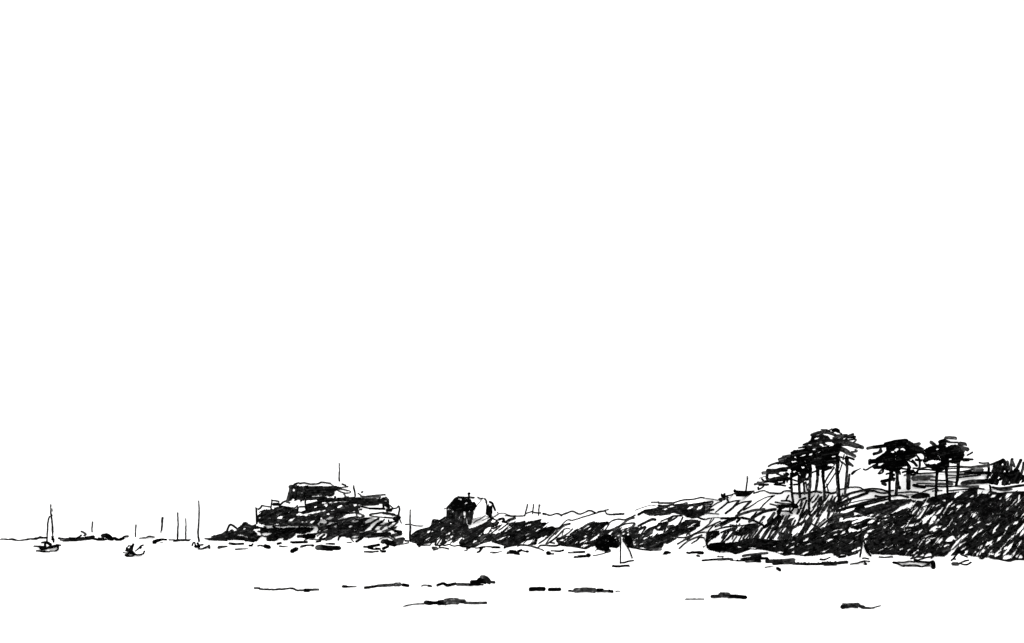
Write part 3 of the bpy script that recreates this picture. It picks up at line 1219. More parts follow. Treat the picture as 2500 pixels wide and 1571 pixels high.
def isle(x, y):
    d = (x - 800) / 190.0
    return ISL + 26 * d * d - 10 + max(0, 1300 - y) * .22


ROCK = '''
@B
30:46ld 1655,1020 1740,1030
56d 1740,1030 1900,1035 2060,1040
26d 1780,990 1950,960 2060,890
30k 2060,890 2100,800 2140,768 2190,790 2235,830
@C
F-20d 0,1140 130,1110 200,1060 250,1040 330,1060 370,1020 440,970 490,960 560,1000 640,970 670,1000 640,1030 760,1050 790,1060 720,1110 650,1150 690,1160 660,1200 600,1240 440,1210 340,1195 200,1215 0,1200
26w 235,1060 268,1035
22w 318,1062 335,1060
22w 460,1040 468,1042
18w 470,1160 502,1163
0:26:0w 588,1060 690,1065
0:55:60:0w 585,1100 640,1100 690,1120 710,1140
16w 370,1132 440,1136
KEY
30k 200,1090 240,990 270,980 340,1025
60k 480,1200 640,1200
50k 350,1180 500,1190
60k 570,1130 620,1115
60m 480,980 560,1010
60k 460,970 485,965
@Q
F-20b 0,1120 200,1140 270,1160 440,1130 560,1160 700,1140 900,1140 1100,1160 1240,1130 1400,1130 1620,1080 1780,1000 1780,1330 1620,1420 1540,1420 1590,1270 1400,1260 1340,1210 1250,1250 1130,1290 880,1270 860,1340 700,1420 640,1380 600,1340 460,1440 290,1440 270,1360 180,1330 0,1390
20:60:60:0w 250,1110 300,1140 350,1130 430,1150
0:40:20w 440,1110 480,1140
0:36:0w 515,1138 600,1140 685,1155
0:40w 750,1110 805,1110
0:58:58:0w 835,1132 930,1122 1030,1128 1085,1150
0:32:12:0w 1138,1122 1240,1135 1405,1130
0:48:48:0w 1498,1202 1560,1198 1635,1195
28w 1432,1218 1440,1220
0:50w 1740,1125 1780,1110
0:74:64:0w 165,1282 250,1292 320,1285 385,1275
40w 10,1190 120,1190
60:20w 10,1262 95,1292
60:90:110w 1240,1260 1290,1230 1345,1180
20w 1130,1282 1200,1255
KEY
40k 380,1060 430,1130 520,1180
40d 210,1080 265,1180
120k 560,1230 900,1200 1200,1190
100k 480,1330 560,1300
90d 300,1400 440,1360
80d 770,1330 860,1290
70d 670,1395 720,1370
@R
F-25d 0,860 180,900 360,860 560,800 700,800 1110,740 1000,860 1000,900 1300,760 1000,1020 960,1080 1240,1050 1150,1085 1560,1080 1550,1140 1080,1190 960,1170 830,1185 680,1185 400,1140 220,1240 120,1250 180,1160 170,1090 0,1080
F-25b 360,960 560,880 900,840 960,900 880,980 980,1080 900,1120 620,1060 480,1080
0:60:20:0w 155,912 250,870 330,865 385,852
0:44:0w 685,835 780,838 885,812
0:64:0w 625,968 690,935 730,928
40:50w 335,942 372,940
0:48:0w 80,1022 150,1020 210,1018
25w 590,1070 600,1070
30w 915,912 930,908
0:44:0w 685,1162 780,1162 865,1155
0:40:0w 990,1050 1060,1010 1120,985
0:70:70w 980,1050 1060,1015 1110,1010
0:60:100:80:0w 970,850 1060,820 1140,800 1230,750
0:70:90:40w 1100,920 1170,880 1240,830 1290,800
80:100:90w 1200,1010 1300,960 1360,900
KEY
32d 1100,745 1000,790 870,800
46d 1290,765 1160,840 1000,960
36k 1000,960 940,1020
60k 1360,830 1270,890 1150,1010
34m 1410,790 1350,850
56m 1480,880 1400,930 1330,1000
60d 1560,850 1480,920
46m 1700,840 1600,940 1560,960
46m 1660,970 1560,1000 1380,1050
50d 1500,980 1620,1020
60k 1640,1040 1780,1060
70d 1580,1140 1780,1100
60k 1080,1120 1250,1110 1530,1095
40d 1060,1180 1300,1150 1560,1140
26d 990,1070 1240,1050
44k 410,1240 425,1180 490,1130
60k 490,1130 700,1130
60k 960,1140 880,1220 800,1270
24m 660,1170 700,1220 740,1270
20m 700,1200 850,1190
12k 1290,1220 1400,1180 1500,1180 1600,1225
24d 1560,1170 1640,1200
70m 140,1230 260,1180
@D
KEY
14k 1390,975 1470,976 1530,995 1672,1002
70d 1060,1230 1120,1222
80k 1115,1245 1180,1250 1240,1268
60m 1215,1225 1300,1200 1365,1190
56m 1260,1250 1345,1230
18m 1270,1278 1350,1265 1445,1245
26k 1390,1215 1455,1222
'''
m = Mesh()
# the rock itself: a rounded islet under the ink
vs, fs = [], []
prof = [(500, 1319), (545, 1312), (570, 1300), (600, 1291), (640, 1284), (750, 1284), (790, 1264), (900, 1262), (960, 1280), (985, 1296), (1010, 1318)]
tx, ty = zip(*prof)
NX, NY = 60, 40
for i in range(NX + 1):
    x = 500 + 510 * i / NX
    yt = float(np.interp(x, tx, ty))
    for k in range(NY + 1):
        y = 1326 + (yt - 1326) * k / NY
        vs.append(at(x, y, min(isle(x, y), water_depth(y)) + .5))
    X, Y, Z = vs[-1]
    vs.append((X * .97, Y + 60, Z * .6)); vs.append((X * .95, Y + 90, -1))
row = NY + 3
for i in range(NX):
    for k in range(row - 1):
        a = i * row + k
        fs.append((a, a + row, a + row + 1, a + 1))
m.poly(vs, fs, WHITE)
LOWER = [(640, 1290), (760, 1288), (860, 1266), (930, 1270), (960, 1300), (800, 1315), (660, 1312)]
draw(m, read(ROCK) + slashes(LOWER, 14, -32, 0, 7, 20, 1.4, 2.8, 'w') + slashes(LOWER, 30, -34, -4, 14, 40, 1.6, 3.4, 'stroke', 'd'), isle, lift=.3, deep=.5)
o = m.link('rocky_island'); o['kind'] = 'structure'

root = thing('fort', 'dark hatched fort with a stepped keep on the rocky island', 'fort', at(800, 1285, ISL))
GAPS = voids_of(read('''
@Q
50w 866,330 872,334
6:30:36:32:6w 990,222 1170,226 1400,225 1600,218 1725,240
0:26:0w 1030,400 1048,378
0:32:32:0w 1245,462 1350,465 1485,450
0:28:0w 1568,495 1610,490 1645,495
0:28w 1650,490 1725,487
0:28:38:0w 1175,585 1280,575 1400,556
0:34:0w 1028,592 1060,575 1082,568
0:30:60:80:60w 740,630 850,605 930,590 970,575 990,600
0:90:60:0w 850,700 885,660 910,630 960,610
50:50:40w 1000,665 1060,655 1098,642
70:90:50w 985,765 1050,745 1088,755
0:44:34:28:0w 928,830 1000,850 1090,872 1132,860
0:34:46:0w 1085,868 1220,825 1350,808 1530,772
0:76:0w 1475,600 1540,622 1582,695
0:44:0w 1625,600 1680,610 1718,632
0:34:0w 1728,595 1785,590
0:60:10w 1588,868 1605,845 1638,865
0:74:0w 1560,965 1640,945 1730,922
0:110:130:10w 1390,1045 1450,1015 1490,1020 1580,1030
40:60w 1460,935 1472,990
0:60:30w 1585,1085 1650,1060 1780,1040
0:64:0w 735,1002 790,985 875,948
0:60:74:0w 495,935 550,930 590,920 625,888
0:28w 345,968 388,958
25w 122,932 130,930
0:60:50w 78,895 100,855 145,832
0:34:0w 420,1080 480,1072 565,1075
30:60:70:30w 85,1040 110,1090 160,1125 225,1150
30:24w 1045,1020 1062,1020
25w 1133,1018 1140,1018
0:74:0w 1215,1050 1270,1020 1315,995
0:50:40w 160,742 250,728 345,735
0:50w 380,650 395,700 418,722
0:54:0w 555,665 610,645 665,622
20w 395,597 535,600
0:40w 820,545 860,535
@R
0:38:48:20w 405,152 500,165 600,185 655,197
60:90:70w 370,230 450,260 530,270
0:26w 148,312 205,305
0:20w 240,300 292,298
0:54:64:0w 55,425 110,440 150,470 148,515
0:44:0w 205,430 250,435 295,455
0:34:0w 300,420 395,410
14w 450,402 620,400
0:44:0w 370,532 440,515 500,488
0:60:0w 745,460 780,480 805,505
0:44w 0,622 60,610 105,598
0:54:0w 158,690 185,665 218,690
0:66:0w 135,792 210,775 310,742
80:90:0w 0,885 60,860 155,855
0:40:80:84:70w 415,785 470,770 530,745 650,705 775,690
0:30w 650,640 720,625 775,635
0:64:50:0w 830,662 860,700 930,720
0:140:120:60w 850,560 920,600 1000,640 1090,640
0:34:34:0w 945,490 1100,502 1300,485
40:70:30w 1300,495 1340,475 1350,465
50w 1422,525 1435,530
26w 1438,390 1446,392
0:22w 1185,315 1275,330
'''))
RAMP = [(630, 1255), (700, 1240), (800, 1228), (860, 1240), (870, 1262), (800, 1282), (640, 1282)]
GAPS += voids_of(slashes(RAMP, 14, -26, 2, 7, 20, 1.4, 2.8, 'w'))
upper = flat(ISL + 13.8)
# keep
m = Mesh()
m.prism([(707, 1186), (722, 1182), (800, 1178), (818, 1186), (845, 1192), (850, 1204), (838, 1225), (760, 1232), (745, 1226), (702, 1224)], ISL + 14, 30)
draw(m, read('''
@Q
F-83d 750,230 870,205 990,235 1110,245 1110,500 1080,560 1000,640 980,560 880,580 860,540 820,560 700,600 720,520 770,300
F-86b 880,360 1000,300 1110,300 1100,520 1000,540 900,540
F-2b 1100,240 1700,248 1780,238 1904,273 1924,298 1850,325 1754,355 1754,425 1680,470 1560,455 1250,462 1110,470
KEY
34k 870,210 960,175 1000,190
30d 1000,190 1080,175 1180,190
28k 1180,195 1300,200 1400,190 1460,160 1560,170 1660,185
14d 1660,185 1725,235
60m 780,260 800,240
60m 790,330 740,500 715,590
30k 1110,470 1115,640
@R
KEY
22d 400,130 480,130 560,150 640,170 680,190 650,215 570,215 480,195 400,160
26m 530,225 575,295
36k 490,20 570,55
30m 560,80 615,78
20d 490,95 560,85
'''), upper, GAPS)
m.link('keep', root)
# terrace beside the keep
m = Mesh()
m.prism([(745, 1233), (838, 1233), (851, 1216), (880, 1214), (935, 1214), (949, 1218), (952, 1238), (945, 1250), (880, 1240), (745, 1240)], ISL + 6, 36)
draw(m, read('''
@R
F-2b 0,290 100,300 300,335 450,312 600,297 800,312 900,318 1000,332 1350,332 1380,302 1450,312 1510,350 1520,460 1530,600 1440,600 1480,520 1380,520 1350,460 1280,480 940,490 870,470 740,460 600,410 450,395 150,400 0,430
KEY
22d 835,225 900,270
26d 890,280 980,292 1150,275
34d 1140,275 1300,262 1430,255
30m 910,300 1100,300 1330,300
50m 1440,310 1500,380
34k 870,500 980,525 1080,550
46k 1080,550 1250,555 1420,560
70k 1460,590 1560,595
70k 1440,470 1500,520
34k 1380,480 1390,530
@Q
F-6d 1130,470 1560,460 1560,480 1400,540 1120,555
44k 1380,560 1560,520 1780,480
40d 1130,540 1300,520 1450,510
'''), flat(ISL + 5.8), GAPS)
m.link('terrace', root)
# rampart with its turret
m = Mesh()
m.prism([(626, 1248), (640, 1240), (690, 1240), (745, 1247), (930, 1250), (960, 1252), (970, 1242), (972, 1262), (790, 1264), (750, 1284), (626, 1284)], ISL - 14, 40)
draw(m, read('''
@Q
F-25d 60,900 100,810 240,750 380,725 550,690 850,705 960,655 955,760 930,830 880,960 700,1020 560,1060 560,1110 240,1100 60,1040
F-20b 500,740 700,720 900,720 920,860 800,920 600,960 360,1000 420,930 620,860
F-15b 1100,640 1400,560 1560,480 1780,470 1780,600 1640,650 1560,760 1350,800 1050,850 1110,770
F-18d 880,890 1100,885 1300,835 1540,775 1640,690 1780,600 1780,1040 1600,1090 1400,1130 1100,1120 750,1110 560,1130 560,1060 720,1010
F-18b 900,880 1150,890 1440,820 1440,960 1200,1000 1000,1000 880,950
@R
F-14d 0,430 150,400 600,400 740,460 860,480 920,580 860,600 1000,715 880,750 700,810 560,810 360,870 180,910 0,870
F-14b 0,640 400,600 700,560 620,640 420,710 200,730 0,760
KEY
30d 1100,680 1250,655 1400,640
22d 1090,680 1100,710 1250,735 1400,745
56d 1380,650 1500,665 1640,690
34d 1400,745 1560,760 1680,775
90k 1620,780 1740,750
30k 1500,800 1510,850 1600,845 1720,815
24d 1580,700 1700,700
22d 620,660 720,645 830,660 970,710 920,735 740,765
34m 800,640 810,720
30d 860,585 920,578
36d 720,560 830,500
24d 1530,490 1600,545 1670,545 1720,500
40d 1725,505 1740,580 1720,660 1725,740
20k 1720,740 1750,800 1780,870
40k 1520,570 1600,560
@Q
KEY
36k 50,730 55,860 60,1060
16d 30,715 70,725
34k 90,750 140,720 175,665
26d 175,670 260,685 350,695
24k 385,545 385,600 365,720
28k 385,555 450,565 540,580
70d 430,640 520,640
40d 540,610 550,680
60k 560,690 700,710 850,740
40d 560,660 640,590 700,570
44m 700,580 780,610
40k 80,900 180,830 280,760
40k 230,880 340,790
40m 990,695 1100,692
26d 940,800 1050,818
40k 940,830 960,700
40k 80,960 300,970 480,980
40k 250,1085 380,1080
50k 1040,820 1120,790
80k 1290,1070 1390,1000 1420,900
'''), flat(ISL - 14.1), GAPS)
m.link('rampart', root)
for nm, txt in (('flagpole', '''
@D
13md 412,72 415,200
18:24k 413,200 411,280 414,335
12w 0,0 1,1
'''), ('signal_mast', '''
@D
24:22lk 625,405 627,430
26k 625,432 642,490 648,560
''')):
    m = Mesh()
    draw(m, read(txt), flat(ISL + 10))
    if nm == 'flagpole':
        m.tube([at(828.3, 1175, ISL + 10), at(828.5, 1188, ISL + 10)], [.12, .12], [WHITE, WHITE], 6)
    m.link(nm, root)
m = Mesh()
draw(m, read('''
@D
26k 744,500 757,495
'''), flat(ISL + 8))
m.tube([at(884, 1203, ISL + 8), at(884, 1216, ISL + 8)], [.15, .15], [WHITE, WHITE], 6)
m.link('lantern', root)

# beacon post on the tip of the headland
YB = 405.0
m = Mesh()
draw(m, read('''
@D
16:26:30m 1463,758 1460,900 1464,1070
32:36k 1462,1075 1456,1150 1460,1215
'''), flat(YB))
o = m.link('beacon_post')
tag(o, 'tall slender beacon post rising from the left tip of the headland', 'post')

# ------------------------------------------------------------------ stone house
YH = hill(1140, 1283) - 1
root = thing('stone_house', 'stone house with dark roof and front on the left knoll of the headland', 'house', at(1140, 1284, YH))
m = Mesh()
m.prism([(1092, 1244), (1157, 1244), (1180, 1218), (1186, 1232), (1184, 1258), (1156, 1266), (1096, 1266)], YH, 9)
draw(m, read('''
@E
F-87d 690,480 900,480 1180,480 1160,640 1130,770 1070,760 1010,760 760,760 680,700
F-87b 700,500 850,500 840,700 690,690
0:36:0w 782,510 808,532
20:64:20w 1000,525 1012,560 1012,595
0:34:0w 1095,498 1105,535
0:22:0w 895,665 935,605
0:34:44:30w 1050,640 1055,720 1055,775
0:34:0w 1005,645 1022,600
KEY
60d 1100,560 1090,660 1105,750
26d 690,470 685,600 660,690
18m 1375,290 1420,345
'''), flat(YH - .1))
m.link('wall', root)
m = Mesh()
ridge = [at(1112, 1214, YH + 4), at(1182, 1216, YH + 4)]
eave = [at(1090, 1245, YH - .6), at(1160, 1245, YH - .6)]
back = [(p[0], p[1] + 9, p[2]) for p in eave]
m.poly([eave[0], eave[1], ridge[1], ridge[0], back[0], back[1]],
       [(0, 1, 2, 3), (3, 2, 5, 4), (0, 3, 4), (1, 5, 2)], WHITE)


def roof_d(x, y):
    return YH - .6 + (1245 - min(max(y, 1214), 1245)) / 31 * 4.6 - .5


draw(m, read('''
@E
F-15k 690,460 760,370 830,295 900,255 960,270 1110,285 1130,310 1150,350 1210,350 1230,420 1200,490 1000,505 800,490
0:36:0w 1018,392 1062,336
28w 908,290 948,298
12w 1035,290 1058,285
KEY
22k 900,258 1020,264 1110,262 1190,268
16m 640,475 690,455
26d 690,450 790,340 840,280 910,250
14m 1225,430 1290,350 1340,305
24m 1250,262 1300,285 1350,285
'''), roof_d, lift=.3)
m.link('roof', root)
m = draw(Mesh(), read('''
@E
46k 1086,200 1094,192
40k 1088,215 1090,262
'''), flat(YH + 3.4), deep=1.5)
m.link('chimney', root)

# three posts on the ridge
for lab, txt in (('leftmost of three posts on the bare ridge, leaning right', '''
@E
24m 2165,392 2140,510
20k 2136,510 2113,603
'''), ('middle and shortest of three posts on the bare ridge', '''
@E
20m 2275,390 2275,450
20k 2272,450 2258,560
'''), ('rightmost of three posts on the bare ridge, thick at the top', '''
@E
34:22m 2387,398 2375,470
19k 2375,470 2367,593
''')):
    it = read(txt); lo, hi = box_of(it)
    Y0 = hill(hi[0], hi[1]) - 1
    o = draw(Mesh(), it, flat(Y0)).link('ridge_post')
    tag(o, lab, 'post', 'posts on the ridge')

# long low building behind the right-hand pines
YL = hill(2300, 1196) + 14
root = thing('long_house', 'long low house of level dark lines behind the right pines', 'house', at(2260, 1192, YL))
lineset = '''
@L
28d 985,735 1100,740 1200,722 1350,712
24k 1100,762 1250,760 1370,775
20d 1600,745 1740,740
28d 1600,712 1740,702
46m 1800,712 2000,722
60m 2010,722 2150,705 2290,692
28m 2130,640 2200,650 2290,640
22k 1030,830 1200,822 1370,815
28m 1450,800 1600,800 1740,800
34d 1800,800 1900,785 2030,755
56m 2040,765 2190,762
'''
low = '''
@L
94m 985,912 1100,905 1250,905
40m 1250,875 1380,885
24k 1280,942 1400,945 1550,950
16k 1600,860 1740,868
16k 1600,907 1720,900
56k 1890,808 2050,812 2280,815
40d 1760,850 1950,835
28d 1740,900 1900,882 2150,852
56k 990,1030 1100,1050 1190,1062
26m 1050,1000 1200,1000 1350,1008
40k 1200,1040 1360,1046
50m 1430,1008 1560,1010
22k 1400,1055 1560,1055
60m 1600,1000 1650,1005
26k 1600,1052 1720,1045
22d 1600,960 1720,980
86d 1840,1000 2000,972 2150,965
86k 2150,968 2300,960 2408,975
40m 1750,1042 1950,1055 2115,1046
44k 2290,660 2295,740
44k 2295,740 2290,830 2275,900
'''
m = Mesh()
m.prism([(2228, 1156), (2420, 1152), (2414, 1200), (2224, 1200)], YL, 8)
draw(m, read(low), flat(YL - .5))
m.link('wall', root)
m = Mesh()
r0, r1 = at(2232, 1144, YL + 4), at(2412, 1138, YL + 4)
e0, e1 = at(2224, 1158, YL - .4), at(2421, 1154, YL - .4)
b0, b1 = (e0[0], e0[1] + 9, e0[2]), (e1[0], e1[1] + 9, e1[2])
m.poly([e0, e1, r1, r0, b0, b1], [(0, 1, 2, 3), (3, 2, 5, 4), (0, 3, 4), (1, 5, 2)], WHITE)
draw(m, read(lineset), flat(YL - 1))
m.link('roof', root)

# ------------------------------------------------------------------ pines
KGAPS = voids_of(read('''
@K
0:36:0w 1475,308 1520,290 1562,278
30:80:60w 1660,355 1720,375 1785,395
0:44:10w 1560,385 1600,402 1625,422
0:28:0w 1728,275 1800,262 1865,258
0:24:0w 1205,602 1280,590 1338,568
0:34:0w 1375,585 1445,552
0:34:0w 1445,488 1505,472
0:18:0w 1505,547 1595,513
22w 1090,692 1150,692
60:70w 1925,565 1960,568
28w 1790,605 1828,603
0:50:50w 1705,758 1750,745 1782,750
0:28:0w 1425,778 1465,768
0:38:0w 1245,775 1280,792 1315,785
22w 1382,405 1418,403
60:70w 1130,975 1170,975
0:44:0w 1425,865 1470,830 1495,815
28w 1568,852 1595,848
30:44w 1340,965 1362,920
30w 1028,832 1052,845
30w 1940,670 1972,682
40:60w 1030,1060 1050,1035
0:30:0w 835,1045 880,1040 938,1046
0:50:50:0w 680,965 740,955 800,940 880,945
36w 908,880 952,880
0:60:70:0w 1950,425 2040,445 2120,475 2180,500
20w 1985,295 2010,280
30w 1120,870 1140,860
'''))
LGAPS = voids_of(read('''
@L
0:56:0w 428,455 470,430 515,398
0:44:0w 605,438 665,470
50w 688,425 708,410
0:50:10w 765,425 800,400 845,432
26w 818,722 842,718
0:34:0w 385,697 430,668 470,648
0:66:50:0w 1215,635 1310,622 1440,612
0:24:0w 1375,425 1435,392
0:40:0w 1765,375 1802,342
0:24:0w 1605,592 1660,568
0:50:0w 1545,345 1620,320 1700,300
0:30w 1520,265 1560,262
22w 1862,325 1868,328
40:80w 1120,500 1150,545
'''))
PINES = [
 ('leftmost pine with ragged low boughs reaching far out to the left', 1110, 1400, KGAPS, '''
@K
36d 1068,890 1072,1000
44k 1075,1000 1078,1120
38d 1080,1120 1092,1280 1112,1395
''', '''
@K
70d 660,850 800,848 900,825 1040,815
58m 580,888 700,885 850,872
50k 850,850 1000,840
50d 660,910 655,980 700,1010
54d 700,1010 850,965 1000,940
70k 760,1010 900,1000 1090,990
46k 580,1045 700,1032 850,1055 960,1040
38m 440,1085 550,1062 600,1055
36d 520,1095 680,1090
26k 780,1088 900,1100 980,1110
30k 860,1070 960,1062
10l 520,980 640,942
26k 500,1135 508,1175
20d 508,1178 560,1150 605,1108
28m 490,1050 560,1050
24d 565,990 620,1050
24d 830,905 950,950
40d 960,900 1000,980
60d 940,880 1010,910
24k 1000,1040 1050,1080
24k 1040,1140 1070,1160
'''),
 ('pine with dense flat foliage, second trunk from the left', 1228, 1310, KGAPS, '''
@K
60k 1215,940 1212,1060
46d 1212,1060 1215,1180 1228,1310
''', '''
@K
F-12d 680,770 720,740 850,700 870,640 940,600 1060,585 1170,640 1170,830 1060,800 1040,780 950,740 800,740
F-15k 1050,770 1200,740 1250,840 1200,880 1080,950 1070,850
F-20d 1190,940 1300,930 1380,940 1380,1010 1300,1030 1240,1070 1200,1040
KEY
34m 680,775 740,740 830,710
50m 860,655 980,620
50m 930,610 1060,590
34k 1115,1090 1180,1085
26k 1120,1010 1180,1030
40k 1090,950 1200,905
'''),
 ('thin pale-trunked pine between two darker trunks in the left clump', 1310, 1255, KGAPS, '''
@K
40m 1292,1050 1300,1150 1305,1250
26m 1325,1040 1340,1120 1352,1190
''', '''
@K
F-15k 1160,640 1300,640 1340,760 1400,900 1390,940 1300,940 1240,930 1200,860 1170,800
60k 1300,960 1380,960
30k 1350,1100 1380,1070
'''),
 ('pine with grey trunk under the sloping left side of the big crown', 1390, 1300, KGAPS, '''
@K
60k 1405,800 1400,960
50m 1400,960 1400,1080 1390,1180
46d 1390,1180 1385,1300
''', '''
@K
F-14b 1080,520 1150,495 1300,470 1380,440 1460,430 1520,480 1490,570 1430,640 1430,800 1400,900 1340,760 1300,640 1170,640 1130,580 1060,590
KEY
30m 1072,542 1112,520
44k 1120,510 1250,510 1350,480
26k 1280,402 1350,370
24m 1205,455 1260,447
40k 1270,442 1350,440
60d 1100,590 1200,560 1330,530
'''),
 ('pine with short grey trunk standing left of two crossing stems', 1500, 1190, KGAPS, '''
@K
58k 1532,810 1535,930
44m 1532,930 1518,1080 1500,1190
''', '''
@K
F-14b 1430,640 1490,560 1610,540 1610,860 1540,850 1500,830 1490,760 1420,740
24d 1430,885 1510,852
'''),
 ('pine with straight black trunk in the middle of the left clump', 1650, 1340, KGAPS, '''
@K
56k 1625,830 1625,960
44k 1625,960 1638,1080 1646,1180
44d 1646,1180 1650,1340
''', '''
@K
F-14k 1600,560 1750,540 1860,600 1850,720 1790,800 1660,850 1600,890 1580,850
KEY
44d 1660,830 1760,800
22d 1815,795 1725,925 1650,1060
16d 1840,880 1760,1010 1672,1140
16m 1690,1080 1700,1150 1715,1200
'''),
 ('tallest pine, thick black trunk and high domed crown', 1895, 1400, KGAPS, '''
@K
66k 1880,690 1875,800
50k 1870,800 1880,950 1888,1080
54k 1888,1080 1898,1250 1905,1400
30m 1845,820 1860,1000 1868,1100
34m 1868,1150 1878,1290
''', '''
@K
F-12d 1410,320 1460,240 1600,225 1720,250 1760,310 1880,290 2040,255 2060,330 2000,360 1940,420 1800,420 1660,420 1500,470 1420,450 1290,410 1380,340
F-10k 1420,330 1600,310 1650,360 1560,440 1400,440 1310,400
F-10b 1500,470 1640,430 1800,420 1800,330 1940,340 1950,430 1920,500 1910,570 1930,630 1880,710 1820,730 1700,740 1600,740 1600,560 1500,560
F-10k 1520,500 1800,440 1920,480 1890,650 1700,700 1600,620
KEY
60m 1425,235 1550,192 1700,185 1800,215
50m 1720,190 1840,235
18m 1595,140 1690,137
40k 1690,150 1725,182
20m 1730,150 1780,130
70k 1810,150 1850,145 1885,160
20k 1890,180 1942,205
30k 1840,235 1960,232 2040,228
46m 1800,290 1950,245 2040,245
80d 1600,250 1680,290
30d 1900,310 2000,270
16m 1650,352 1770,345
40k 1440,270 1420,330
'''),
 ('grey double-trunked pine at the right end of the left clump', 2015, 1260, KGAPS, '''
@K
44m 2042,700 2038,880
46m 2036,880 2022,1050
46d 2022,1050 2010,1170
40m 2010,1170 2005,1255
34md 2082,910 2068,1050 2055,1150
''', '''
@K
44m 2065,250 2150,218
44k 2060,275 2180,265
26m 2040,325 2180,305 2190,325 2150,362
70m 2000,350 2180,400 2310,450
60m 1950,380 2080,400 2220,440
90d 1960,380 2060,380
36m 2180,490 2212,510 2110,528
90m 1930,470 2000,500 2060,540
64m 2020,530 2100,560 2180,600
36k 2050,615 2160,655
26m 2065,690 2140,760
26m 1940,680 2020,760
40m 2060,730 2140,765
70k 2035,620 2036,690
30d 1930,610 1990,640
16d 1990,570 1945,760 1892,910
28d 1900,640 1960,720
26k 2030,600 2100,640
44k 2125,905 2170,860
30:12d 2170,860 2275,808
'''),
 ('pine with forked black trunk and broad crown, left in the middle group', 578, 1290, LGAPS, '''
@L
70k 610,770 600,900
46k 580,900 578,1050 578,1180
48k 578,1180 580,1290
''', '''
@L
F-8k 510,340 650,295 700,300 690,480 680,800 620,790 570,780 450,750 310,750 290,720 400,690 450,650 330,650 220,670 210,590 330,570 440,500 520,440
KEY
56md 195,392 300,370
64k 300,372 480,350 600,320
40d 430,400 400,450
54d 300,490 380,470 440,440
60d 235,650 240,600
44k 290,700 370,668
22k 130,750 170,768 250,720 300,700
24m 385,825 430,775 470,770 450,810 400,830
24k 520,840 580,820
60k 440,965 560,940 660,915
60d 465,1000 505,1015
46k 600,850 655,850
50d 620,890 650,940
'''),
 ('pine whose rounded crown tops the middle group, thick grey-black trunk', 692, 1210, LGAPS, '''
@L
70k 710,720 710,820
52d 712,820 712,950
54d 708,950 700,1080 692,1205
50k 750,1060 755,1080
34d 730,960 738,1050
''', '''
@L
F-10k 690,295 880,300 960,345 1060,400 1180,410 1140,470 1020,490 1040,530 920,590 860,600 870,690 800,720 740,790 680,800
KEY
70k 500,325 700,275 880,258
80d 900,290 1000,350 1150,425
60m 1000,330 1100,312
70d 950,400 1050,450 1160,440
24m 750,790 765,835
30k 760,740 860,750
14m 720,380 800,360 850,380
'''),
 ('short thick-stemmed pine, lowest and rightmost in the middle group', 905, 1100, LGAPS, '''
@L
70k 905,750 905,830
74m 905,830 908,920
78k 905,920 905,1090
''', '''
@L
60k 860,620 930,730
44d 975,600 1050,695
22d 900,592 1000,650 1050,690
26d 1040,500 1090,570 1105,600
44k 1030,590 1130,600
40d 1100,610 1100,700 1060,790
40k 1060,790 1010,840 950,850
32k 800,808 900,780 1000,775
26m 830,855 880,850
46k 880,820 1010,800
'''),
 ('pine on the left of the right group, slender trunk with side bough', 1380, 1215, LGAPS, '''
@L
64k 1400,720 1408,800
48k 1402,800 1390,950 1385,1080 1380,1212
30d 1400,1090 1420,1120
''', '''
@L
F-8k 1170,640 1230,665 1400,660 1480,605 1540,600 1540,740 1460,790 1380,790 1300,740 1190,690
F-10k 1160,425 1290,355 1400,340 1420,520 1480,600 1380,605 1220,640 1160,630 1150,590 1220,560 1190,500 1130,490 1200,450
60m 1290,282 1330,310 1370,345
50d 1185,500 1175,590
60k 1340,350 1420,360
26k 1100,600 1170,590
40d 1440,790 1530,740
'''),
 ('tallest pine of the right group, layered crown on a straight trunk', 1580, 1150, LGAPS, '''
@L
60k 1565,700 1562,800
46k 1560,800 1568,900 1575,1000
38k 1575,1000 1580,1150
''', '''
@L
F-8k 1420,345 1440,270 1540,240 1565,300 1560,370 1660,330 1690,340 1690,560 1620,640 1610,700 1560,745 1500,740 1480,600 1400,480
KEY
56m 1545,212 1650,208 1730,220
60k 1440,280 1540,250
46d 1550,262 1620,285
30m 1620,288 1800,292
'''),
 ('rightmost pine, curved black trunk and boughs pointing right', 1728, 1050, LGAPS, '''
@L
60k 1768,630 1765,780
54k 1765,780 1752,940
44k 1750,940 1728,1045
''', '''
@L
F-8d 1560,375 1690,330 1750,380 1850,420 1880,500 1850,560 1800,640 1740,660 1660,650 1620,640 1650,560 1600,470
F-8k 1600,420 1800,450 1860,500 1830,600 1740,650 1680,620 1650,500
KEY
30m 1800,290 1890,305 1905,340
56m 1780,315 1880,320
70m 1740,370 1850,390 1935,412
40m 1790,440 1870,435
60k 1850,590 1950,588
36d 1950,582 2020,582
26k 1925,510 2015,460
60d 1700,350 1800,370
60d 1640,390 1760,360
'''),
]
for lab, fx, fy, gaps, trunk, crown in PINES:
    tl = trunk.strip().splitlines()[0][1]
    ox, oy, s = TILES[tl]
    X0, Y0p = fx / s + ox, fy / s + oy
    Y0 = hill(X0, Y0p) - 1.5
    root = thing('pine_tree', lab, 'tree', at(X0, Y0p, Y0), 'pines along the crest of the headland')
    m = draw(Mesh(), read(trunk), flat(Y0), ns=6, fat=1.12)
    m.link('trunk', root)
    m = draw(Mesh(), read(crown), flat(Y0 - .6), gaps, spread=2.2, fat=1.1)
    m.link('crown', root)
# ------------------------------------------------------------------ boats


def depth_at(y):
    return water_depth(y)


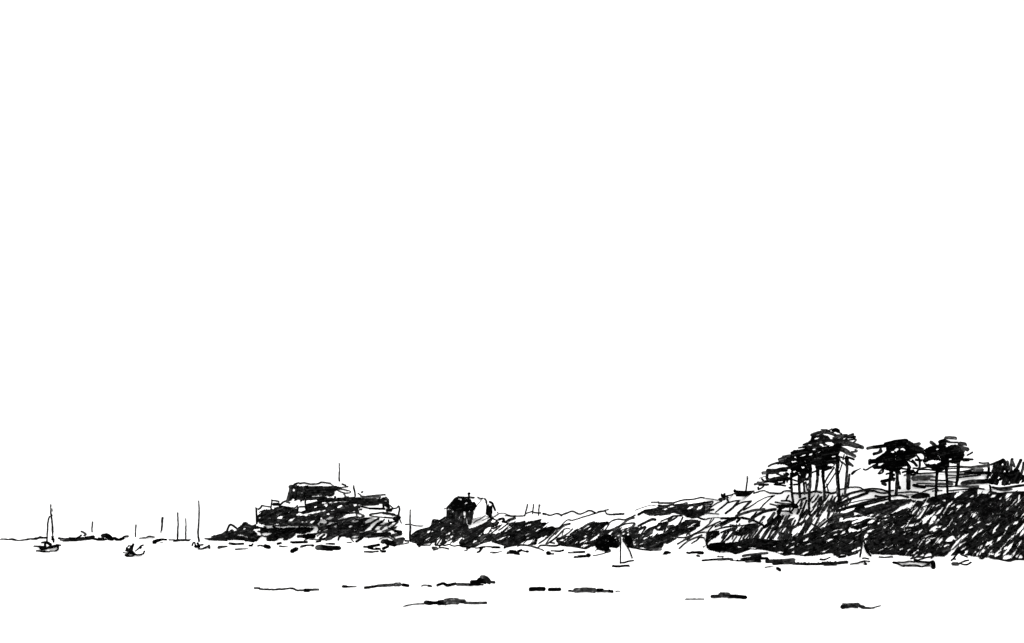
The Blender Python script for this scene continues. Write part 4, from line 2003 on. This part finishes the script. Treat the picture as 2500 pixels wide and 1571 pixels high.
def boat(name, label, cat, ybase, parts, hull=None, group='boats moored in the bay', xc=0):
    Y0 = depth_at(ybase)
    root = thing(name, label, cat, at(xc, ybase, Y0), group)
    for pn, txt, extra in parts:
        m = Mesh()
        if pn == 'hull' and hull:
            x0, x1, yt, yb, beam, mat = hull
            m.hull(x0, x1, yt, yb, Y0 + beam * .5 + .1, beam, mat)
        if extra:
            extra(m, Y0)
        if txt:
            draw(m, read(txt), flat(Y0), deep=2.0 if pn == 'hull' else 1.0, lift=.05)
        m.link(pn, root)
    return root


def stem(x, y0, y1, r=.05):
    def f(m, Y):
        m.tube([at(x, y0, Y), at(x, y1, Y)], [r, r], [WHITE, WHITE], 6)
    return f


def sailcloth(*pts):
    def f(m, Y):
        m.prism(list(pts), Y + .25, .06)
    return f


boat('sailing_yacht', 'two-stay sailing yacht with tall narrow rig at far left', 'sailboat', 1348, [
 ('hull', '''
@A
36:50mk 765,1095 830,1088
56k 830,1095 880,1100 935,1140
44k 830,1120 832,1180
70k 750,1195 850,1195
30:44mk 625,1160 720,1165 800,1175
56k 890,1185 1000,1160 1060,1150
44:30kd 1040,1140 1115,1140
32k 1068,1165 1062,1220 1020,1245
24m 1010,1245 925,1250
30k 670,1245 760,1250
34k 760,1252 820,1260
24k 820,1258 890,1265
60w 1,1 2,2
''', None),
 ('mast', '''
@A
20:24m 930,395 932,480 935,580
30m 945,470 955,515
34d 935,560 950,600
''', stem(123.9, 1255, 1326)),
 ('forestay', '''
@A
26d 915,610 895,650
22d 895,650 878,750 870,900 862,1075
''', None),
 ('backstay', '''
@A
30:36d 940,600 958,720 968,900
20k 968,900 972,960
46k 968,980 965,1040
30k 985,1020 985,1090
''', None)], hull=(84, 146, 1334, 1347, 3.2, WHITE), xc=116)

boat('moored_boat', 'low dark boat with a thin mast lying on the far shore', 'sailboat', 1317.5, [
 ('hull', '''
@A
30d 1545,965 1575,945 1540,910 1495,890
60d 1570,1010 1650,1000 1720,985
40k 1600,1030 1720,1010
''', None),
 ('mast', '''
@A
20d 1700,710 1690,830
19k 1690,830 1692,900
''', stem(224.9, 1298, 1312, .3))], xc=224)
it = read('''
@A
80m 1895,968 1940,965
90k 1950,965 2000,985 2030,1010
50k 2030,1015 2130,1015
30k 2000,1030 2060,1045
30m 1810,1010 1900,1020
''')
o = draw(Mesh(), it, flat(1100), deep=2).link('rock')
tag(o, 'round dark hump of rock on the far shore at left', 'rock', 'rocks')

boat('small_boat', 'small boat with bundled dark gear and bare pole mast, nearest at left', 'sailboat', 1360, [
 ('hull', '''
@B
20l 155,1275 230,1285
34k 215,1310 250,1290 300,1290
44k 300,1285 350,1290
46d 205,1325 240,1335
28d 240,1345 310,1340 375,1312
22k 350,1285 390,1312 470,1318 530,1298
30k 525,1298 545,1250
''', None),
 ('mast', '''
@B
22:16md 392,768 385,860 380,930
18k 380,920 377,993
''', stem(330.2, 1311, 1345)),
 ('gear', '''
@B
F-60k 190,1245 215,1180 260,1135 320,1145 330,1240 340,1280 290,1280
44k 345,1122 320,1180 310,1240
40k 300,1250 340,1275
22w 255,1185 268,1180
''', None),
 ('oar', '''
@B
20:34k 380,1250 440,1200 490,1150
24k 490,1150 525,1138
34k 475,1195 485,1180
''', None)], hull=(305, 352, 1348, 1359, 1.9, WHITE), xc=328)

boat('moored_boat', 'dark curved boat hull with short thick mast, between two taller rigs', 'sailboat', 1328, [
 ('hull', '''
@B
76:64:44:36k 718,1085 800,1050 880,1035 955,1040
10m 840,1095 890,1098
''', None),
 ('mast', '''
@B
40d 878,635 872,720
30k 872,720 868,800 862,870
16k 856,870 851,908
''', stem(393.2, 1298, 1320, .15))], xc=392)

boat('ketch', 'two-masted ketch with long low dark hull', 'sailboat', 1323.5, [
 ('hull', '''
@B
34l 1000,1040 1100,1045
44d 1095,1058 1180,1052 1280,1048
38:10k 1270,1048 1350,1042 1405,1032
40k 1320,1050 1360,1050
''', None),
 ('mast', '''
@B
20m 1156,545 1160,660
26d 1162,660 1166,780
26k 1164,780 1158,930
34k 1158,930 1154,1030
''', None),
 ('mast', '''
@B
12:18m 1306,650 1310,780
19d 1309,780 1305,920
21k 1305,920 1306,1035
''', None)], xc=440)

boat('moored_boat', 'boat with the tallest bare mast, left of the rocky island', 'sailboat', 1342, [
 ('hull', '''
@B
22d 1422,1150 1440,1105 1470,1092 1485,1160
56k 1490,1165 1540,1165
40k 1525,1105 1545,1140
32k 1550,1142 1622,1134
28k 1545,1205 1590,1210 1650,1190
30d 1650,1190 1735,1150
44m 1735,1150 1740,1190
''', None),
 ('mast', '''
@B
16:22m 1543,328 1550,450 1552,540
26d 1552,540 1545,700 1538,830
30k 1536,830 1532,920 1535,980
36k 1535,980 1545,1030 1548,1072
''', stem(485.7, 1320, 1336, .08))], hull=(470, 510, 1336, 1341.5, 1.6, WHITE), xc=486)

boat('sailing_dinghy', 'little dinghy with a white triangular sail, nearest boat in the bay', 'sailboat', 1384, [
 ('hull', '''
@F
34:36kk 1760,1390 1860,1400 1940,1388 2030,1388
''', None),
 ('mast', '''
@F
32:26m 1890,905 1893,1000
20k 1893,1000 1890,1180 1885,1345
''', None),
 ('sail', '''
@F
34m 1935,935 1945,980
18m 1950,980 1990,1050
20k 2000,1060 2050,1150 2085,1258
''', sailcloth((1517, 1311), (1521, 1314), (1544, 1366), (1514.6, 1373))),
 ('boom', '''
@F
30d 1890,1342 1960,1335
30k 1960,1335 2040,1310 2110,1302
''', stem(1514.2, 1374, 1382, .04))], hull=(1496, 1535, 1380.5, 1384, 1.1, 0), xc=1515)

boat('sailing_dinghy', 'dinghy with a narrow pale sail close under the dark cliff', 'sailboat', 1379, [
 ('hull', '''
@I
24d 670,1360 780,1345 830,1325
30k 820,1330 900,1308
26m 900,1310 985,1318
30k 900,1320 920,1365
22k 868,1262 920,1262 970,1272
''', None),
 ('sail', '''
@I
40d 850,920 870,980
34d 850,960 852,1060 822,1240
30k 880,960 910,1040
56k 910,1040 940,1110 960,1160
34k 960,1160 985,1205 1008,1225
''', sailcloth((2107, 1316), (2112, 1330), (2121, 1352), (2124, 1360), (2102, 1359), (2105, 1335)))],
 hull=(2080, 2122, 1374, 1378.5, 1.1, WHITE), xc=2103)

boat('rowing_boat', 'pale open boat with a black outboard motor below the cliff', 'rowing boat', 1385, [
 ('hull', '''
@I
44k 1388,1335 1440,1345
26k 1440,1345 1490,1368
22m 1490,1368 1555,1400
22d 1555,1385 1650,1382 1750,1375 1860,1408
18d 1860,1408 1910,1390 1990,1348
28m 1455,1330 1550,1332 1650,1312
24d 1650,1312 1740,1322
36k 1740,1305 1830,1320 2010,1332
16d 1940,1388 1990,1380
''', None),
 ('outboard_motor', '''
@I
80k 2045,1335 2055,1375 2055,1400
50k 2020,1325 2060,1335
''', None)], hull=(2182, 2282, 1373, 1384, 2.0, WHITE), xc=2230)

boat('dinghy', 'small dinghy with raked dark furled sail at far right below the cliff', 'sailboat', 1382, [
 ('hull', '''
@J
64m 1005,1355 1090,1358
26d 1110,1350 1200,1312 1270,1295
26k 1120,1350 1230,1372 1310,1330
''', None),
 ('sail', '''
@J
30k 978,1300 1040,1240 1100,1160 1142,1080
60k 1090,1160 1190,1162
26k 1000,1280 1055,1278
22d 1140,1200 1250,1245
''', stem(2324, 1366, 1377, .04))], xc=2340)

# a boat drawn up on the crest
YK = hill(1818, 1214) - 1.4
root = thing('beached_boat', 'dark boat hull with thin mast drawn up on the grassy crest', 'sailboat', at(1818, 1210, YK))
m = Mesh()
m.hull(1792, 1841, 1199, 1213, YK + 1.2, 2.2, 0, .1)
draw(m, read('''
@K
40d 110,1245 140,1240
60k 120,1238 400,1238
80k 160,1242 250,1244 350,1240
70d 340,1238 420,1240
60k 200,1262 300,1268
'''), flat(YK), deep=1.5)
m.link('hull', root)
m = draw(Mesh(), read('''
@K
30:26m 318,948 315,1030
22k 312,1030 300,1110 290,1200
'''), flat(YK))
m.link('mast', root)

# ------------------------------------------------------------------ rocks and reefs
ROCKS = [
 ('short tapering rock streak, first past the tallest bare mast', '@C\n48:18md 85,1312 210,1298'),
 ('low rock streak, pale at its left end, below the island tip', '@C\n34mk 240,1255 330,1265\n32k 330,1265 450,1260'),
 ('thin grey rock streak, lowest one below the island tip', '@C\n28:12md 335,1342 520,1332'),
 ('little hooked rock close under the island tip', '@C\n26k 535,1282 565,1288 588,1262'),
 ('black pebble-shaped rock with a grey tail on its left', '@C\n20md 665,1292 700,1285 760,1300\n60k 775,1298 825,1310\n20k 770,1275 790,1290'),
 ('small black slanting rock below the rampart', '@C\n34k 950,1262 1005,1248'),
 ('thin rock streak tapering right, below the middle of the fort', '@C\n26:10dd 985,1295 1040,1302 1110,1306'),
 ('black tilted lump, lowest rock below the fort', '@C\n64k 1172,1365 1230,1340'),
 ('long flat black rock bar below the fort', '@C\n28k 1150,1235 1200,1240\n36k 1190,1240 1390,1236'),
 ('rock bar with a pale left end and a knobbed right end', '@C\n34mk 1300,1302 1360,1290\n24k 1360,1285 1450,1280\n36k 1465,1285 1478,1288'),
 ('bold black rock at the foot of the fort', '@C\n46mk 1255,1155 1320,1148\n64k 1330,1150 1420,1160\n90k 1410,1150 1470,1150'),
 ('pale flat reef with a dark twig-like spur', '@C\n24l 1430,1192 1560,1200\n26k 1560,1195 1600,1200\n32k 1580,1175 1650,1122'),
 ('small black bar beneath the twig-like spur', '@C\n26k 1528,1230 1592,1222'),
 ('short bar, pale to black, just above the big reef', '@C\n26l 1672,1260 1720,1258\n28k 1715,1260 1795,1264'),
 ('largest reef below the fort, broad and black', '@C\n80m 1550,1318 1610,1312\n84k 1600,1315 1700,1325\n66k 1700,1320 1870,1325\n50k 1700,1340 1750,1345'),
 ('tiny black dash below the fort, left of the rock cluster', '@D\n12k 525,1246 595,1240'),
 ('cluster of stacked black streaks below the fort right end', '@D\n32l 775,1305 830,1306\n50k 845,1310 900,1300\n40k 900,1295 1005,1275\n26k 850,1325 930,1340 1020,1338\n22d 950,1325 1010,1335'),
 ('small black leaf-shaped rock right of the stacked streaks', '@D\n44:36k 1060,1332 1100,1315 1140,1298'),
 ('low black hook-shaped rock under the leaf-shaped one', '@D\n28k 1022,1360 1060,1378\n34k 1060,1375 1090,1372'),
 ('thin grey bar, lowest below the fort right end', '@D\n26:28md 785,1378 850,1380 900,1382\n22k 900,1382 990,1372'),
 ('grey smudged reef below the left knoll', '@E\n50m 420,1190 500,1195\n40m 440,1225 520,1205\n26d 540,1190 620,1188 720,1212'),
 ('black rock with a pale left end and a hooked foot', '@E\n26l 1205,1195 1265,1190\n40k 1280,1190 1380,1172\n40k 1330,1190 1290,1245\n34k 1290,1250 1250,1268'),
 ('straight bar, pale left half and black right half', '@E\n30l 1400,1168 1510,1170\n40k 1525,1180 1650,1180'),
 ('thin streak curving up to the right below the knoll', '@E\n26l 1480,1275 1550,1275\n26:10k 1550,1278 1620,1272 1695,1252'),
 ('ragged black reef with a knob at its right end', '@E\n54m 1805,1285 1840,1270\n74k 1840,1265 1950,1270\n44k 1930,1290 2010,1300\n46k 1990,1260 2060,1232\n22k 2070,1245 2150,1260\n46k 2155,1258 2168,1258'),
 ('round black rock with a short tail', '@F\n68k 672,1176 690,1178\n22k 690,1190 768,1190'),
 ('wavy rock streak, pale left and black right', '@F\n26l 725,1135 790,1138\n32k 790,1140 860,1145 935,1128'),
 ('level rock bar left of the nearest dinghy, pale at its left', '@F\n26l 1015,1168 1100,1166\n36k 1100,1165 1200,1160 1290,1155'),
 ('rock bar ending in a round black knob', '@F\n40l 1130,1240 1170,1240\n42k 1180,1235 1330,1225\n72k 1342,1215 1354,1215'),
 ('angular black rock in the cove right of the nearest dinghy', '@G\n24k 825,1190 870,1190\n60k 860,1170 890,1168\n36k 890,1165 932,1170'),
 ('black rock ledge at the water line of the white cove', '@G\n40k 915,1080 940,1050 1085,1055\n36k 955,1000 1000,1030 1030,1055'),
 ('dark step-shaped rock under the white cliff face', '@G\n36k 1217,1032 1250,1065 1270,1100\n28k 1270,1106 1405,1097'),
 ('flat black rock with a broad right end below the white cliff', '@G\n36k 1217,1168 1255,1178 1300,1165\n40k 1290,1165 1400,1165\n56k 1400,1168 1485,1172'),
 ('black dot of rock below the white cliff', '@G\n34k 1392,1220 1418,1224'),
 ('thin curved grey dash below the mud bank', '@H\n14:16:6k 740,1416 800,1406 885,1408'),
 ('black egg-shaped rock below the mud bank', '@H\n54k 950,1432 985,1456'),
 ('upward-slanting rock streak just above the mud bank', '@H\n34:18kd 1668,1280 1740,1284 1835,1245'),
 ('black wedge of rock under the dark cliff above the mud bank', '@H\n40k 1990,1240 2090,1228'),
 ('faint grey ripple of reef right of the narrow pale sail', '@I\n22m 1145,1240 1250,1248 1370,1238'),
 ('long thin wavering sandbar, leftmost in the foreground water', '@M\n14k 80,212 130,214\n12d 130,222 240,226 330,222 430,215 470,232 540,232\n30k 545,232 575,234\n20d 575,228 620,228\n20m 620,226 668,226'),
 ('short club-shaped black rock in the foreground water', '@M\n24k 895,197 920,198\n16:8k 920,200 1015,199'),
 ('long sloping rock, black ends and grey middle, in the foreground', '@M\n22k 1092,210 1150,202 1210,193\n26m 1210,192 1310,186 1420,178\n36m 1370,180 1420,178\n26k 1440,182 1495,192'),
 ('tiny comma-shaped rock in the foreground water', '@M\n9l 1615,195 1640,187 1680,190\n15k 1675,190 1703,195'),
 ('biggest foreground rock, a reef rising to a black peak', '@M\n24k 1758,187 1810,170 1850,188\n26k 1850,188 1930,172\n26m 1940,178 2050,180\n34k 2070,158 2120,155\n10k 2050,187 2180,182\n44k 2110,165 2150,152 2190,145\n50k 2150,140 2200,150\n34m 2168,110 2190,112\n40k 2175,128 2195,135\n46d 2195,122 2215,132 2232,155\n24d 2230,155 2285,160\n20k 2050,180 2100,170'),
 ('nearest long reef, black left end and grey hump', '@M\n8:10m 1455,378 1540,362 1640,356\n40k 1655,345 1700,350\n28k 1700,348 1780,348\n48k 1770,348 1840,342\n60m 1830,342 1890,332 1950,335\n38m 1930,332 2010,335\n24m 2010,348 2100,350 2210,348'),
 ('longer of two blunt black bars in the foreground water', '@N\n36k 203,374 270,370 335,371'),
 ('shorter of two blunt black bars in the foreground water', '@N\n30k 377,376 480,374'),
 ('grey reef with black beads at its right end', '@N\n15k 557,388 600,390\n44m 615,385 720,378 800,385\n34k 820,385 870,383\n22m 870,390 920,390\n25k 925,390 962,395\n6l 990,392 1030,393'),
 ('faint thin line of reef left of the grey-humped rock', '@N\n10m 1640,464 1720,464\n8d 1700,464 1800,464'),
 ('reef with a grey hump and a black right half', '@N\n30d 1872,440 1950,438\n50m 1950,425 2030,428\n34k 2020,440 2100,440 2185,448'),
 ('grey reef with a trailing tail, rightmost in the foreground', '@O\n38d 1488,572 1560,564 1630,565\n24m 1500,552 1530,552\n40m 1540,560 1640,555\n30d 1640,562 1690,578\n20:10m 1690,582 1760,583 1842,562'),
]
for lab, txt in ROCKS:
    it = read(txt)
    lo, hi = box_of(it)
    wlast = max(i[2][0] for i in it)
    ymax = max(i[1][:, 1].max() + max(i[2]) * .5 for i in it)
    Y0 = min(depth_at(ymax), 790)
    o = draw(Mesh(), it, flat(Y0), deep=2.2, lift=.05, fat=1.25 if txt[1] in 'MNO' else 1.1).link('rock')
    tag(o, lab, 'rock', 'rocks')
